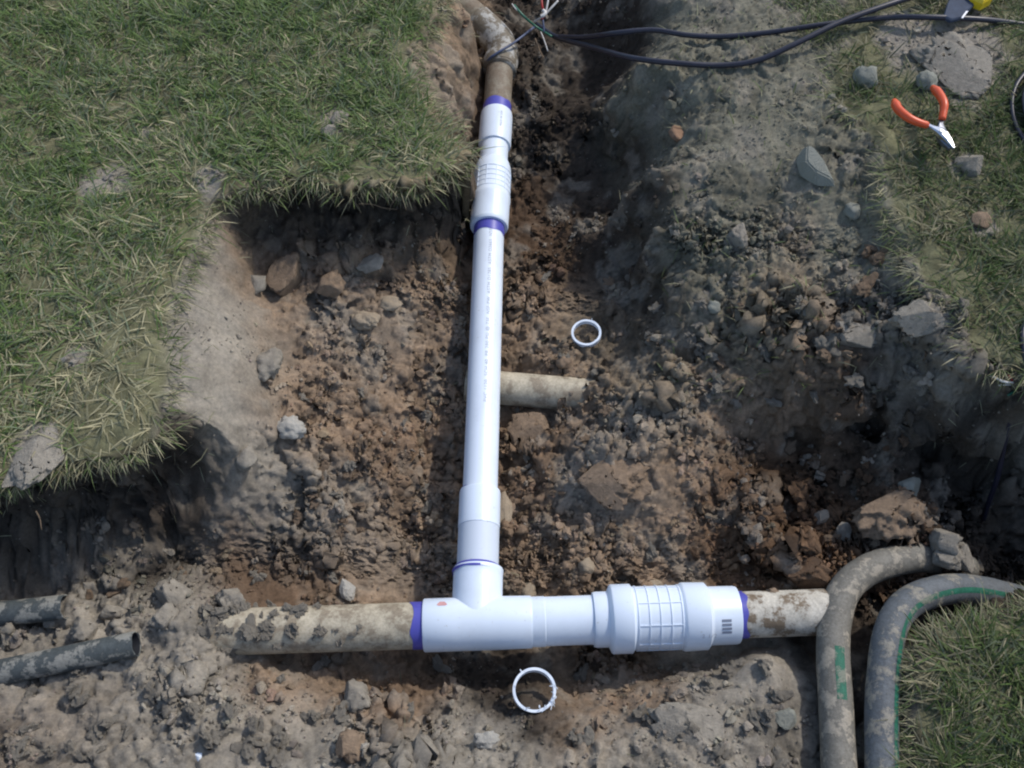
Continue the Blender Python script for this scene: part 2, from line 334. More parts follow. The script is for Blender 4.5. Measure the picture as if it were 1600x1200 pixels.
M_PRIM = pvc('purple primer', (.085,.085,.40), .35)
M_INK, t_, b_ = mat('grey ink', .7, .2); b_.inputs['Base Color'].default_value = (.42,.46,.52, 1)
M_INKD, t_, b_ = mat('dark ink', .7, .2); b_.inputs['Base Color'].default_value = (.22,.25,.32, 1)
M_RED, t_, b_ = mat('red smudge', .7, .2); b_.inputs['Base Color'].default_value = (.55,.30,.30, 1)
def oldpvc(name, base, dirtc, amt):
    m, t, b = mat(name, .65, .35)
    n1, ra = noise_ramp(t, 30, [(amt-.09, base), (amt+.04, tuple(np.array(base)*.75)), (amt+.10, dirtc)], 9, .68, vec_scale=(1, 1, 1))
    _, rb = noise_ramp(t, 260, [(.3, (.6,.58,.55)), (.6, (1.05,1.05,1.05))], 6, .7)
    mx = nd(t, 'ShaderNodeMix', data_type='RGBA', blend_type='MULTIPLY'); mx.inputs[0].default_value = .7
    t.links.new(ra.outputs[0], mx.inputs[6]); t.links.new(rb.outputs[0], mx.inputs[7]); t.links.new(mx.outputs[2], b.inputs['Base Color'])
    bump(t, b, n1.outputs['Fac'], .6, .004); return m
M_OLDR = oldpvc('old white pipe with mud', (.62,.58,.50), (.19,.145,.10), .46)
M_OLDL = oldpvc('old cream pipe with mud', (.52,.46,.35), (.27,.225,.165), .485)
M_OLDT = oldpvc('old muddy pipe', (.30,.26,.20), (.19,.15,.11), .44)
M_ELB = oldpvc('old elbow with flaking mud', (.50,.49,.46), (.17,.145,.11), .43)
def plain(name, col, r=.5, s=.5, metal=0.0, var=.2, scale=80):
    m, t, b = mat(name, r, s, metal); c = np.array(col)
    no, ra = noise_ramp(t, scale, [(.3, tuple(c*(1-var))), (.7, tuple(np.clip(c*(1+var), 0, 1)))], 5, .6)
    t.links.new(ra.outputs[0], b.inputs['Base Color']); bump(t, b, no.outputs['Fac'], .15, .001); return m
M_CABLE = plain('black cable', (.018,.018,.032), .4); M_WIREB = plain('blue grey wire', (.07,.09,.16), .45)
M_WHITE = plain('white wire', (.6,.58,.55), .4); M_REDW = plain('red wire', (.4,.03,.03), .4); M_GRNW = plain('green wire', (.03,.14,.09), .4)
M_GRIP = plain('orange red vinyl grip', (.62,.085,.025), .38, .5, 0, .15, 40); M_STEEL = plain('bright steel', (.62,.64,.68), .22, .5, 1.0, .1)
M_STEELD = plain('dark steel', (.16,.17,.20), .35, .5, .8, .2); M_YEL = plain('yellow plastic', (.72,.50,.02), .35); M_BLADE = plain('dark blade', (.04,.055,.09), .7, .25)
M_COP = plain('copper', (.5,.2,.1), .35, .5, 1.0)
M_HOSE = oldpvc('grey hose with dust', (.20,.19,.165), (.31,.28,.23), .47)
M_HOSE2 = oldpvc('blue grey hose with dust', (.13,.145,.16), (.25,.235,.20), .47)
M_GSTR = oldpvc('green hose stripe', (.02,.15,.095), (.17,.19,.15), .46)
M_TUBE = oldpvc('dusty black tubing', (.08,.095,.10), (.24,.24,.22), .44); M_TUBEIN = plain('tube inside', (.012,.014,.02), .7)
M_ROOT = plain('dry root', (.20,.14,.09), .9)
# grass
M_GRASS, t, b = mat('grass blades', .55, .25)
a = nd(t, 'ShaderNodeAttribute', attribute_name='col'); t.links.new(a.outputs['Color'], b.inputs['Base Color'])
tr = nd(t, 'ShaderNodeBsdfTranslucent'); t.links.new(a.outputs['Color'], tr.inputs[0]); ms = nd(t, 'ShaderNodeMixShader'); ms.inputs[0].default_value = .3
t.links.new(b.outputs[0], ms.inputs[1]); t.links.new(tr.outputs[0], ms.inputs[2]); t.links.new(ms.outputs[0], t.nodes['Material Output'].inputs[0])
M_TURF, t, b = mat('far turf', .9, .1)
_, ra = noise_ramp(t, 60, [(.3, (.04,.055,.018)), (.6, (.09,.11,.035)), (.8, (.16,.15,.07))], 8, .7); t.links.new(ra.outputs[0], b.inputs['Base Color'])

# ------------------------------------------------------------------ mesh helpers
def tag(o, label=None, cat=None, group=None, kind=None):
    if label: o['label'] = label
    if cat: o['category'] = cat
    if group: o['group'] = group
    if kind: o['kind'] = kind
    return o
def empty(name, loc, label, cat, group=None):
    o = bpy.data.objects.new(name, None); o.location = loc; o.empty_display_size = .02; C.objects.link(o); tag(o, label, cat, group)
    return o
def npmesh(name, V, faces, m, col=None, smooth=False, parent=None):
    """V (n,3); faces (k,3) or (k,4)"""
    me = bpy.data.meshes.new(name); k = faces.shape[1]
    me.vertices.add(len(V)); me.vertices.foreach_set('co', np.ascontiguousarray(V, np.float32).ravel())
    me.loops.add(faces.size); me.loops.foreach_set('vertex_index', np.ascontiguousarray(faces, np.int32).ravel())
    me.polygons.add(len(faces)); me.polygons.foreach_set('loop_start', np.arange(0, faces.size, k, dtype=np.int32))
    me.polygons.foreach_set('use_smooth', np.full(len(faces), smooth))
    me.update(calc_edges=True); me.materials.append(m)
    if col is not None:
        ca = me.color_attributes.new('col', 'FLOAT_COLOR', 'POINT')
        ca.data.foreach_set('color', np.concatenate([col, np.ones((len(col), 1))], 1).astype(np.float32).ravel())
    o = bpy.data.objects.new(name, me); C.objects.link(o)
    if parent: put(o, parent)
    return o
def put(o, parent):
    o.parent = parent; o.matrix_parent_inverse = Matrix.Identity(4)
    # vertices are written in place coordinates: shift them into the parent's frame
    l = parent.location.copy(); p = parent.parent
    while p: l += p.location; p = p.parent
    if o.type == 'MESH': o.data.transform(Matrix.Translation(-l))
    return o
def simple(name, verts, faces, m, parent=None, smooth=True):
    me = bpy.data.meshes.new(name); me.from_pydata([tuple(map(float, q)) for q in verts], [], faces); me.materials.append(m)
    me.polygons.foreach_set('use_smooth', [smooth]*len(faces)); me.update()
    o = bpy.data.objects.new(name, me); C.objects.link(o)
    if parent: put(o, parent)
    return o
def frame(ax):
    ax = Vector(ax).normalized(); up = Vector((0, 0, 1)) if abs(ax.z) < .9 else Vector((0, 1, 0))
    s = ax.cross(up).normalized(); return s, s.cross(ax).normalized()
def lathe(name, A, B, prof, m, parent=None, seg=48, wav=None, closed=True, ang=None):
    """prof: list of (metres along A->B, radius)"""
    A, B = Vector(A), Vector(B); ax = (B-A).normalized(); s, u = frame(ax); V = []; Fc = []
    for k, (tt, r_) in enumerate(prof):
        for i in range(seg):
            a_ = 2*math.pi*i/seg; off = wav(k, a_) if wav else 0
            V.append(A+ax*(tt+off)+(s*math.cos(a_)+u*math.sin(a_))*r_)
    for k in range(len(prof)-1):
        for i in range(seg):
            j = (i+1) % seg; Fc.append((k*seg+i, k*seg+j, (k+1)*seg+j, (k+1)*seg+i))
    if closed:
        Fc.append(tuple(range(seg))[::-1]); Fc.append(tuple((len(prof)-1)*seg+i for i in range(seg)))
    o = simple(name, V, Fc, m, parent)
    md = o.data
    try: md.set_sharp_from_angle(angle=R(35))
    except Exception: pass
    return o
def catmull(P, n=8):
    P = [Vector(p) for p in P]; Q = [P[0]*2-P[1]]+P+[P[-1]*2-P[-2]]; out = []
    for i in range(1, len(Q)-2):
        a_, b_, c_, d_ = Q[i-1:i+3]
        for k in range(n):
            t_ = k/n; out.append(.5*((2*b_)+(c_-a_)*t_+(2*a_-5*b_+4*c_-d_)*t_*t_+(3*b_-a_-3*c_+d_)*t_**3))
    out.append(P[-1]); return out
def tube(name, P, r_, m, parent=None, seg=12, n=8, cap=True, jit=0, arc=None):
    """arc=(a0,a1): only a strip of the tube's skin"""
    Q = catmull(P, n); V = []; Fc = []; s, u = frame(Q[1]-Q[0]); N = len(Q)
    for k, q in enumerate(Q):
        ax = (Q[min(k+1, N-1)]-Q[max(k-1, 0)]).normalized(); s = (s-ax*s.dot(ax)).normalized(); u = s.cross(ax)
        rr = r_(k/(N-1)) if callable(r_) else r_
        for i in range(seg):
            a_ = 2*math.pi*i/seg if not arc else arc[0]+(arc[1]-arc[0])*i/(seg-1)
            j_ = 1+(jit*mnoise.noise(Vector(q)*40+Vector((i, 0, 0))) if jit else 0)
            V.append(q+(s*math.cos(a_)+u*math.sin(a_))*rr*j_)
    for k in range(N-1):
        for i in range(seg if not arc else seg-1):
            j = (i+1) % seg; Fc.append((k*seg+i, (k+1)*seg+i, (k+1)*seg+j, k*seg+j))
    if cap and not arc: Fc += [tuple(range(seg)), tuple((N-1)*seg+i for i in range(seg))[::-1]]
    return simple(name, V, Fc, m, parent)

# ------------------------------------------------------------------ ground
idx = np.arange(NX*NY).reshape(NX, NY)
Fq = np.stack([idx[:-1, :-1], idx[1:, :-1], idx[1:, 1:], idx[:-1, 1:]], -1).reshape(-1, 4)
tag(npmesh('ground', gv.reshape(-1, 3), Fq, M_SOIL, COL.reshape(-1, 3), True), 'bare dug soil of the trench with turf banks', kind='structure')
x0, x1, y0, y1, Z0, BIG = xs[0]+.004, xs[-1]-.004, ys[0]+.004, ys[-1]-.004, .211, 60
simple('lawn', [(-BIG,-BIG,Z0),(BIG,-BIG,Z0),(BIG,y0,Z0),(-BIG,y0,Z0),(-BIG,y1,Z0),(BIG,y1,Z0),(BIG,BIG,Z0),(-BIG,BIG,Z0),(x0,y0,Z0),(x0,y1,Z0),(x1,y0,Z0),(x1,y1,Z0)],
    [(0,1,2,3),(4,5,6,7),(3,8,9,4),(10,2,5,11)], M_TURF, smooth=False)['kind'] = 'structure'

# ------------------------------------------------------------------ scatter helpers
def ico(sub):
    bm = bmesh.new(); bmesh.ops.create_icosphere(bm, subdivisions=sub, radius=1)
    V = np.array([v_.co[:] for v_ in bm.verts]); Fc = np.array([[q.index for q in f.verts] for f in bm.faces]); bm.free(); return V, Fc
def cluster(sub, seed, k=3):      # a crumbly aggregate of angular grains
    Vs, Fs, o_ = [], [], 0; g = np.random.default_rng(seed+500)
    for q in range(k):
        V, Fc = lumpy(sub, seed*5+q, .5, 1.6)
        for _ in range(5):
            n__ = g.normal(size=3); n__ /= np.linalg.norm(n__); V = V-np.maximum(V@n__-g.uniform(.35, .7), 0)[:, None]*n__
        Vs.append(V*g.uniform(.55, .85)*g.uniform(.7, 1.2, 3)+g.normal(size=3)*(.42 if q else 0)); Fs.append(Fc+o_); o_ += len(V)
    return np.concatenate(Vs), np.concatenate(Fs)
def lumpy(sub, seed, amp=.35, fr=1.3):
    V, Fc = ico(sub); out = []
    for p in V:
        p = Vector(p); o_ = Vector((seed*7.3, seed*1.7, 0))
        k = 1+amp*mnoise.noise(p*fr+o_)+amp*.6*mnoise.noise(p*fr*2.6+o_)+(amp*.3*mnoise.noise(p*fr*6+o_) if sub > 1 else 0)
        out.append(p*k)
    return np.array(out), Fc
def rotmats(n_):
    q = rng.normal(size=(n_, 4)); q /= np.linalg.norm(q, axis=1, keepdims=True); w, x, y, z = q.T
    return np.stack([np.stack([1-2*(y*y+z*z), 2*(x*y-z*w), 2*(x*z+y*w)], -1), np.stack([2*(x*y+z*w), 1-2*(x*x+z*z), 2*(y*z-x*w)], -1), np.stack([2*(x*z-y*w), 2*(y*z+x*w), 1-2*(x*x+y*y)], -1)], 1)
inview = (PU > -90) & (PU < 1690) & (PV > -90) & (PV < 1290)
def pick(wt, n_):
    w = (wt*inview*AREA).ravel(); c = np.cumsum(w); i = np.searchsorted(c, rng.random(n_)*c[-1]); return np.minimum(i, w.size-1)
flatV, flatN, flatC = gv.reshape(-1, 3), GN.reshape(-1, 3), COL.reshape(-1, 3)
def crumbs(name, wt, n_, rmin, rmax, sub, label, pw=2.2, smooth=False, grains=2):
    tm = [cluster(sub, s_, grains) for s_ in range(6)]; i = pick(wt, n_)
    r_ = rmin*(1-rng.random(n_)*(1-(rmin/rmax)**pw))**(-1/pw)
    P = flatV[i]+rng.normal(size=(n_, 3))*.001+flatN[i]*(r_*.05)[:, None]; Rm = rotmats(n_); sc = r_[:, None]*rng.uniform(.65, 1.15, (n_, 3))
    c = flatC[i]*rng.uniform(.85, 1.25, (n_, 1))*(1+rng.normal(size=(n_, 3))*.02)
    g = rng.random(n_) < .12; c[g] = c[g]*.4+GRY*1.15*.6
    Vs, Fs, Cs, o_ = [], [], [], 0
    for k, (tv, tf) in enumerate(tm):
        q = np.arange(n_) % 6 == k; m_ = q.sum()
        v_ = np.einsum('nij,nkj->nki', Rm[q], tv[None]*sc[q][:, None, :])+P[q][:, None, :]
        Vs.append(v_.reshape(-1, 3)); Cs.append(np.repeat(c[q], len(tv), 0))
        Fs.append((tf[None]+(np.arange(m_)*len(tv))[:, None, None]+o_).reshape(-1, 3)); o_ += m_*len(tv)
    return tag(npmesh(name, np.concatenate(Vs), np.concatenate(Fs), M_SOIL, np.clip(np.concatenate(Cs), .01, .9), smooth), label, kind='stuff')
sw = soil*(.25+rough)*(np.clip(GN[..., 2], 0, 1) > .35)*np.clip(.4+2.2*vnoise(GX, GY, .08, 201)+1.2*vnoise(GX, GY, .03, 202), .03, 2)*(1-edge)
onl = bare*1.0+.35*soil*(GN[..., 2] <= .35)*np.maximum(m1, hard)
crumbs('soil_crumbs', sw+onl*.8, 17000, .0022, .008, 1, 'loose soil crumbs strewn over the dug ground', 2.4, grains=1)
crumbs('soil_crumbs', sw**1.3*(rough > .35), 3600, .004, .012, 1, 'crumbly bits of soil strewn over the dug ground', 2.2, grains=3)
crumbs('soil_crumbs', soil*(1-edge)*np.clip(.5+1.5*vnoise(GX, GY, .05, 205), .1, 2)*(.3+1.0*((PU > 1030) & (PV < 450))), 11000, .0018, .006, 1, 'fine crumbs dusting the bank and trench sides', 2.2, grains=1)
crumbs('soil_clods', sw**1.5*(rough > .35)+onl*.5, 420, .009, .016, 2, 'loose lumps of dry soil lying in the trench', 2.4, False, grains=4)

# ------------------------------------------------------------------ grass
def blades(name, idxs, ln, wd, col, lean, az, label, up=None):
    n_ = len(idxs); P = flatV[idxs]+rng.normal(size=(n_, 3))*np.array([.002, .002, .0005])-np.array([0, 0, .002])
    d = np.stack([np.cos(az), np.sin(az), np.zeros(n_)], -1); s_ = np.stack([-np.sin(az), np.cos(az), np.zeros(n_)], -1)
    tw = rng.uniform(-.9, .9, n_)[:, None]; upv = np.array([0, 0, 1.0]); s_ = s_*np.cos(tw)+upv*np.sin(tw)*.6
    k = np.array([0, .35, .7, 1.0]); wk = np.array([.8, 1.0, .75, .0]); V = []
    curv = rng.uniform(.1, .9, n_)
    pos = P.copy(); prev = 0
    for q, (kk, ww) in enumerate(zip(k, wk)):
        th = lean+curv*kk       # angle from vertical
        dl = (kk-prev)*ln; prev = kk
        pos = pos+(d*np.sin(th)[:, None]+upv*np.cos(th)[:, None])*dl[:, None]
        if q < 3: V += [pos-s_*(wd*ww/2)[:, None], pos+s_*(wd*ww/2)[:, None]]
        else: V += [pos]
    V = np.stack(V, 1).reshape(-1, 3); b_ = (np.arange(n_)*7)[:, None, None]
    Fc = (np.array([[0,1,3],[0,3,2],[2,3,5],[2,5,4],[4,5,6]])[None]+b_).reshape(-1, 3)
    return tag(npmesh(name, V, Fc, M_GRASS, np.clip(np.repeat(col, 7, 0), .005, .9)), label, kind='stuff')
G1, G2, G3, ST1, ST2 = np.array([.125,.195,.055]), np.array([.170,.220,.085]), np.array([.165,.205,.125]), np.array([.44,.40,.25]), np.array([.32,.31,.20])
dryL = blend([(50,50,.05),(300,50,.12),(500,60,.10),(620,120,.25),(100,200,.15),(300,160,.22),(450,200,.12),(600,240,.15),(650,290,.5),(400,270,.15),(230,280,.5),(100,320,.3),(250,340,.45),(60,400,.2),(200,430,.7),(290,420,.85),(30,480,.5),
  (100,500,.75),(200,520,.85),(60,600,.7),(200,620,.85),(150,690,.85),(60,760,.7),(270,560,.9),(0,680,.3),(1300,150,.5),(1390,120,.6),(1430,330,.5),(1560,250,.1),(1450,230,.2),(1540,400,.2),(1450,440,.45),(1580,520,.25),(1540,560,.45),
  (1480,990,.8),(1430,1020,.85),(1540,970,.6),(1580,1050,.2),(1520,1120,.35),(1450,1150,.6),(1590,1180,.05)], 60, .3, True)
def lawn_grass(name, s, n_, label, dark=1.0, lmin=.022, lmax=.05):
    w = sstep(-.004, .022, s)*(.35+.65*sstep(.0, .05, s))*(1-.93*bare)*np.clip(.75+1.3*vnoise(GX, GY, .045, 211)+.9*vnoise(GX, GY, .015, 213), .12, 2)*(1-.55*np.clip(dryL-.35, 0, 1)*1.5)
    i = pick(w, n_); dr0 = dryL.ravel()[i]; dr = np.clip(dryL.ravel()[i]+.5*fbm(GX.ravel()[i], GY.ravel()[i], .1, 221, 3)+.10, .06, .97); isd = rng.random(n_) < dr
    g = rng.random((n_, 1)); c = np.where(g < .4, G1, np.where(g < .75, G2, G3))*rng.uniform(.75, 1.25, (n_, 1))
    sc_ = np.where(rng.random((n_, 1)) < .6, ST1, ST2)*rng.uniform(.6, 1.2, (n_, 1)); c = np.where(isd[:, None], sc_, c)*dark
    x_, y_ = GX.ravel()[i], GY.ravel()[i]
    az = 2*math.pi*3*vnoise(x_, y_, .07, 231)+rng.normal(size=n_)*1.1
    ed = (s.ravel()[i] < .02)
    lean = np.clip(rng.normal(1.0, .35, n_), .05, 1.5)+isd*.25
    lean = lean+.25*dr0
    blades(name, i, rng.uniform(lmin, lmax, n_)*(.85+.45*dr0), rng.uniform(.0013, .0031, n_), c, lean, az, label)
lawn_grass('grass', sL, 100000, 'short mown green grass going to straw, left of the trench')
lawn_grass('grass', sR, 30000, 'deep green grass on the right bank round the pliers', .60)  # blade colours scaled down to paint in the dimness of the right side
lawn_grass('grass', sB, 5800, 'green grass tuft in the bottom right corner beside the hoses', .66, .025, .06)
# longer straw and roots drooping over the cut turf edges
def fringe(name, s, n_, label, lo=-.012, hi=.008, gcol=.35, mask=1.0):
    gx_, gy_ = np.gradient(s, axis=0), np.gradient(s, axis=1)/(np.gradient(ys)/STEP)[None, :]
    i = pick(((s > lo) & (s < hi))*1.0*mask*(1-edge), n_); az = np.arctan2(-gy_.ravel()[i], -gx_.ravel()[i])+rng.normal(size=n_)*.7
    c = np.where(rng.random((n_, 1)) < gcol, G2, np.where(rng.random((n_, 1)) < .5, ST1, ST2*.7))*rng.uniform(.5, 1.2, (n_, 1))
    blades(name, i, rng.uniform(.015, .045, n_)*np.where(rng.random(n_) < .06, 1.6, 1), rng.uniform(.0009, .0022, n_), c, rng.uniform(.8, 1.9, n_), az, label)
fringe('straw_fringe', sL, 3800, 'dry straw and roots drooping over the left turf edge')
fringe('straw_fringe', sR, 1800, 'dry straw drooping over the cut edge of the right bank')
fringe('straw_fringe', sB, 900, 'pale straw at the edge of the bottom right grass')
tuft = sstep(.3, .1, np.hypot((PU-1130)/130, (PV-25)/40))+sstep(1, .4, np.hypot((PU-1260)/45, (PV-125)/40))+sstep(1, .4, np.hypot((PU-1230)/60, (PV-70)/30))*.6+.012*soil*(PU > 1040)*(PV < 620)
i = pick(tuft*soil, 2600); n_ = len(i)
blades('weedy_grass', i, rng.uniform(.015, .04, n_), rng.uniform(.001, .0024, n_), np.where(rng.random((n_, 1)) < .5, G2, ST2)*rng.uniform(.5, 1.2, (n_, 1)), rng.uniform(.4, 1.5, n_), rng.uniform(0, 6.28, n_), 'sparse grass and straw on the grey bank near the cables')
i = pick(soil*(1-edge)*(.02+.6*(np.abs(lawnmask) < .06)), 900); n_ = len(i)
blades('straw_litter', i, rng.uniform(.012, .035, n_), rng.uniform(.0008, .0016, n_), ST2*rng.uniform(.4, 1.1, (n_, 1)), rng.uniform(1.3, 1.6, n_), rng.uniform(0, 6.28, n_), 'bits of dry straw lying on the dug soil')

# ------------------------------------------------------------------ the pipework (one glued assembly)
PA, PB, PC = map(Vector, (PA, PB, PC)); VU = (PB-PA).normalized()
def along(v_, A_=None, B_=None):              # distance up the upright run for an image row
    A_, B_ = (PA, PB) if v_ > 340 else (PB, PC)
    k = at(770, v_); return ((k[1]-A_[1])/(B_[1]-A_[1]))*(B_-A_).length
pipe = empty('irrigation_pipe', (PA.x, PA.y, -.055), 'long white glued pipe run with tee and two ribbed couplings lying in the trench', 'pipe')
RV = .030; RH = .0365
def seg_up(name, v0, v1, prof, m, **kw):
    A_, B_ = (PA, PB) if v0 > 340 else (PB, PC)
    ax = (B_-A_).normalized(); a_ = A_+ax*along(v0); ln = along(v1)-along(v0)
    return lathe(name, a_, a_+ax*ln, [(t_*ln, r_) for t_, r_ in prof], m, pipe, **kw)
# tee
HX = (Vector(HR)-Vector(HL)).normalized()
def hp(u): # point on the horizontal axis for an image column
    k = (u-455)/(1235-455); return Vector(HL)+(Vector(HR)-Vector(HL))*k
def seg_h(name, u0, u1, prof, m, parent=pipe, **kw):
    a_, b_ = hp(u0), hp(u1); ln = (b_-a_).length
    return lathe(name, a_, b_, [(t_*ln, r_) for t_, r_ in prof], m, parent, **kw)
tee = seg_h('tee_fitting', 661, 829, [(0,.0385),(0,.0405),(.012,.0418),(.3,.0418),(.7,.0418),(.985,.0412),(1,.0405),(1,.037)], M_FIT, seg=72)
br = lathe('tee_branch', hp(743), hp(743)+VU*.2, [(0,.0405),(.072,.0405),(.082,.0405),(.084,.0412),(.0885,.0412),(.09,.0405),(.09,.0348),(.072,.0348)], M_FIT, tee, seg=72, closed=False)
lip = along(898)
def wav(amp, seed, which=(0, 1)): return lambda k, a_: amp*(mnoise.noise(Vector((math.cos(a_)*1.6, math.sin(a_)*1.6, seed+k*3)))) if k in which else 0
base = .09
lathe('primer_band', PA+VU*(base-.006), PA+VU*.2, [(0,.0352),(.0075,.0405),(.0085,.0395),(.013,.0385),(.016,.0354)], M_PRIM, pipe, closed=False, wav=wav(.003, 3, (3,)))
lathe('primer_band', PA+VU*(base-.003), PA+VU*.2, [(0,.0414),(.0045,.0414)], M_PRIM, pipe, closed=False, wav=wav(.004, 5, (0,)))
lc0, lc1, lc2 = base-.02, along(825), along(768)
lathe('reducer_coupling', PA, PB, [(lc0,.0345),(lc1,.0345)], M_PVCG, pipe)['label'] = 'dull grey lower half of the straight coupling above the tee'
lathe('reducer_coupling', PA, PB, [(lc1+.0002,.0349),(lc1+.0006,.0352),(lc2-.004,.0352),(lc2,.0343),(lc2,.030)], M_FIT, pipe)['label'] = 'glossy white upper half of the straight coupling above the tee'
lathe('primer_band', PA+VU*(lc2-.001), PB, [(0,.0306),(.006,.0306)], M_PRIM, pipe, closed=False, wav=lambda k, a_: -.006*max(0, math.sin(a_*1+.6)+.2)+.0002 if k == 1 else 0)
lathe('pipe', PA, PB, [(lc2-.01,RV),(along(352),RV)], M_PVC, pipe)
# upper repair coupling
L0, L1 = along(352), along(345)
lathe('primer_band', PA, PB, [(along(371),.0307),(along(349),.0307)], M_PRIM, pipe, closed=False, wav=wav(.006, 8, (0,)))
seg_up('coupling_body', 356, 341, [(0,.030),(0,.0365),(.12,.0385),(1,.0385)], M_FIT, seg=64)
cb = lathe('coupling_body', PB, PC, [(-.004,.0385),(along(318),.0392),(along(316),.0400),(along(312),.0400),(along(310),.0388),(along(272),.0382),(along(266),.0376),(along(258),.034),(along(256),.0298)], M_FIT, pipe, seg=64)
ax2 = (PC-PB).normalized()
def ribs(parent, A_, ax_, t0, t1, r_, rings, bars, h=.0008):
    s, u = frame(ax_)
    for k in range(rings):
        tt = t0+(t1-t0)*k/(rings-1)
        lathe('rib', A_+ax_*tt, A_+ax_, [(-.0008,r_-.001),(-.0007,r_+h),(.0007,r_+h),(.0008,r_-.001)], M_FIT, parent, seg=48, closed=False)
    for k in range(bars):
        a_ = 2*math.pi*(k+.5)/bars; d_ = s*math.cos(a_)+u*math.sin(a_); n__ = ax_.cross(d_)
        V = [A_+ax_*tt+n__*w_+d_*rr for tt in (t0, t1) for (w_, rr) in ((-.0008, r_-.001), (-.0007, r_+h*.95), (.0007, r_+h*.95), (.0008, r_-.001))]
        simple('rib', V, [(0,1,5,4),(1,2,6,5),(2,3,7,6),(0,3,2,1),(4,5,6,7)], M_FIT, parent, smooth=False)
ribs(cb, PB, ax2, along(306), along(276), .0386, 5, 12)
lathe('neck', PB, PC, [(along(270),.0295),(along(222),.0295)], M_FIT, pipe)
sk = lathe('socket', PB, PC, [(along(229),.0296),(along(229),.0335),(along(226),.0347),(along(185),.0347),(along(180),.0338),(along(180),.030)], M_FIT, pipe)
lathe('primer_band', PB, PC, [(along(182),.0309),(along(167),.0309)], M_PRIM, pipe, closed=False, wav=wav(.006, 12, (1,)))
lathe('old_pipe', PB, PC, [(along(182),.030),(along(96),.030)], M_OLDT, pipe)['label'] = 'old tan pipe leading into the elbow'
# elbow and old pipe running off under the turf
e1 = Vector(at(790, 82, 0)); e2 = Vector(at(768, 52, .01)); e3 = Vector(at(737, 24, .02))
el = tube('elbow', [PC-ax2*.012, Vector(at(785, 88)), Vector(at(779, 66, .004)), Vector(at(763, 48, .010)), Vector(at(745, 32, .016))], .0365, M_ELB, pipe, 32, 8)
tube('old_pipe', [Vector(at(752, 38, .012)), e3, Vector(at(700, -8, .03)), Vector(at(640, -70, .05)), Vector(at(560, -150, .07))], .034, M_OLDT, pipe, 28, 6)['label'] = 'old mud caked pipe going in under the turf'
lathe('elbow_rim', PB, PC, [(along(108),.030),(along(108),.0378),(along(96),.0382),(along(92),.036)], M_ELB, el)
# horizontal side
seg_h('primer_band', 643, 662, [(0,RH+.0008),(1,RH+.0008)], M_PRIM, closed=False, wav=wav(.009, 15, (0,)))
seg_h('old_pipe', 262, 668, [(0,RH),(1,RH)], M_OLDL)['label'] = 'old cream pipe half buried left of the tee'
nip = seg_h('socket', 828.5, 930, [(0,.0375),(0,.0392),(.02,.0395),(.2,.0395),(.21,.0386),(1,.0386)], M_FIT, seg=64)
hb = seg_h('coupling_body', 925, 1150, [(0,.0386),(0,.0425),(.02,.0438),(.10,.0438),(.105,.0450),(.12,.0530),(.13,.0545),(.26,.0545),(.275,.0500),(.60,.0500),(.615,.0530),(.625,.0540),(.78,.0530),(.80,.0470),(.81,.0462),(.985,.0458),(1,.0448),(1,.0365)], M_FIT, seg=72)
ribs(hb, hp(925), HX, (hp(991)-hp(925)).length, (hp(1058)-hp(925)).length, .0500, 5, 9, .0013)
seg_h('primer_band', 1148, 1160, [(0,RH+.001),(1,RH+.001)], M_PRIM, closed=False, wav=wav(.008, 21, (1,)))
seg_h('old_pipe', 1145, 1290, [(0,RH),(1,RH)], M_OLDR)['label'] = 'old white pipe with mud going into the right bank'
# red smudge on the tee and print marks
def on_cyl(A_, ax_, tt, th, r_):   # th = 0 faces the camera side from above
    up = Vector((0, 0, 1)); up = (up-ax_*up.dot(ax_)).normalized(); sd = ax_.cross(up)
    return A_+ax_*tt+(up*math.cos(th)+sd*math.sin(th))*r_
def printed(name, text, A_, ax_, t0, th0, r_, size, m, parent, flip=False):
    cu = bpy.data.curves.new(name, 'FONT'); cu.body = text; cu.size = size; cu.space_character = 1.15; ob = bpy.data.objects.new('tmp', cu); C.objects.link(ob)
    bpy.context.view_layer.update(); me = ob.evaluated_get(bpy.context.evaluated_depsgraph_get()).to_mesh()
    bm = bmesh.new(); bm.from_mesh(me); bmesh.ops.subdivide_edges(bm, edges=[e for e in bm.edges if e.calc_length() > size*.4], cuts=1)
    bmesh.ops.triangulate(bm, faces=bm.faces)
    for v_ in bm.verts:
        tx, ty = v_.co.x, v_.co.y
        v_.co = on_cyl(A_, ax_, t0+tx, th0-ty/r_*(1 if not flip else -1), r_+.0003)
    mm = bpy.data.meshes.new(name); bm.to_mesh(mm); bm.free(); mm.materials.append(m)
    bpy.data.objects.remove(ob); bpy.data.curves.remove(cu)
    o = bpy.data.objects.new(name, mm); C.objects.link(o); put(o, parent); return o
printed('print', 'PVC 1120  SCH 40  PR 280 PSI @ 73F  NSF-PW  ASTM D1785  ASTM D2665  NSF-DWV', PA, VU, along(640), .28, RV, .0098, M_INK, pipe)['label'] = 'faint grey lettering along the white pipe'
printed('print', 'MADE IN USA', PB, ax2, along(214), .42, .0347, .0065, M_INKD, sk)['label'] = 'small grey lettering on the upper socket'
for k in range(4):
    a0 = (hp(1119)-hp(925)).length
    V = [on_cyl(hp(925), HX, a0+x_+k*.0002, (.42+k*.14)+y_, .0466) for x_, y_ in ((-.002, 0), (.013, 0), (.013, .085), (-.002, .085))]
    simple('print_bar', V, [(0,1,2,3)], M_INKD, hb, False)
printed('print', '2 1/2', hp(925), HX, (hp(1085)-hp(925)).length, .95, .0536, .010, M_INK, hb)
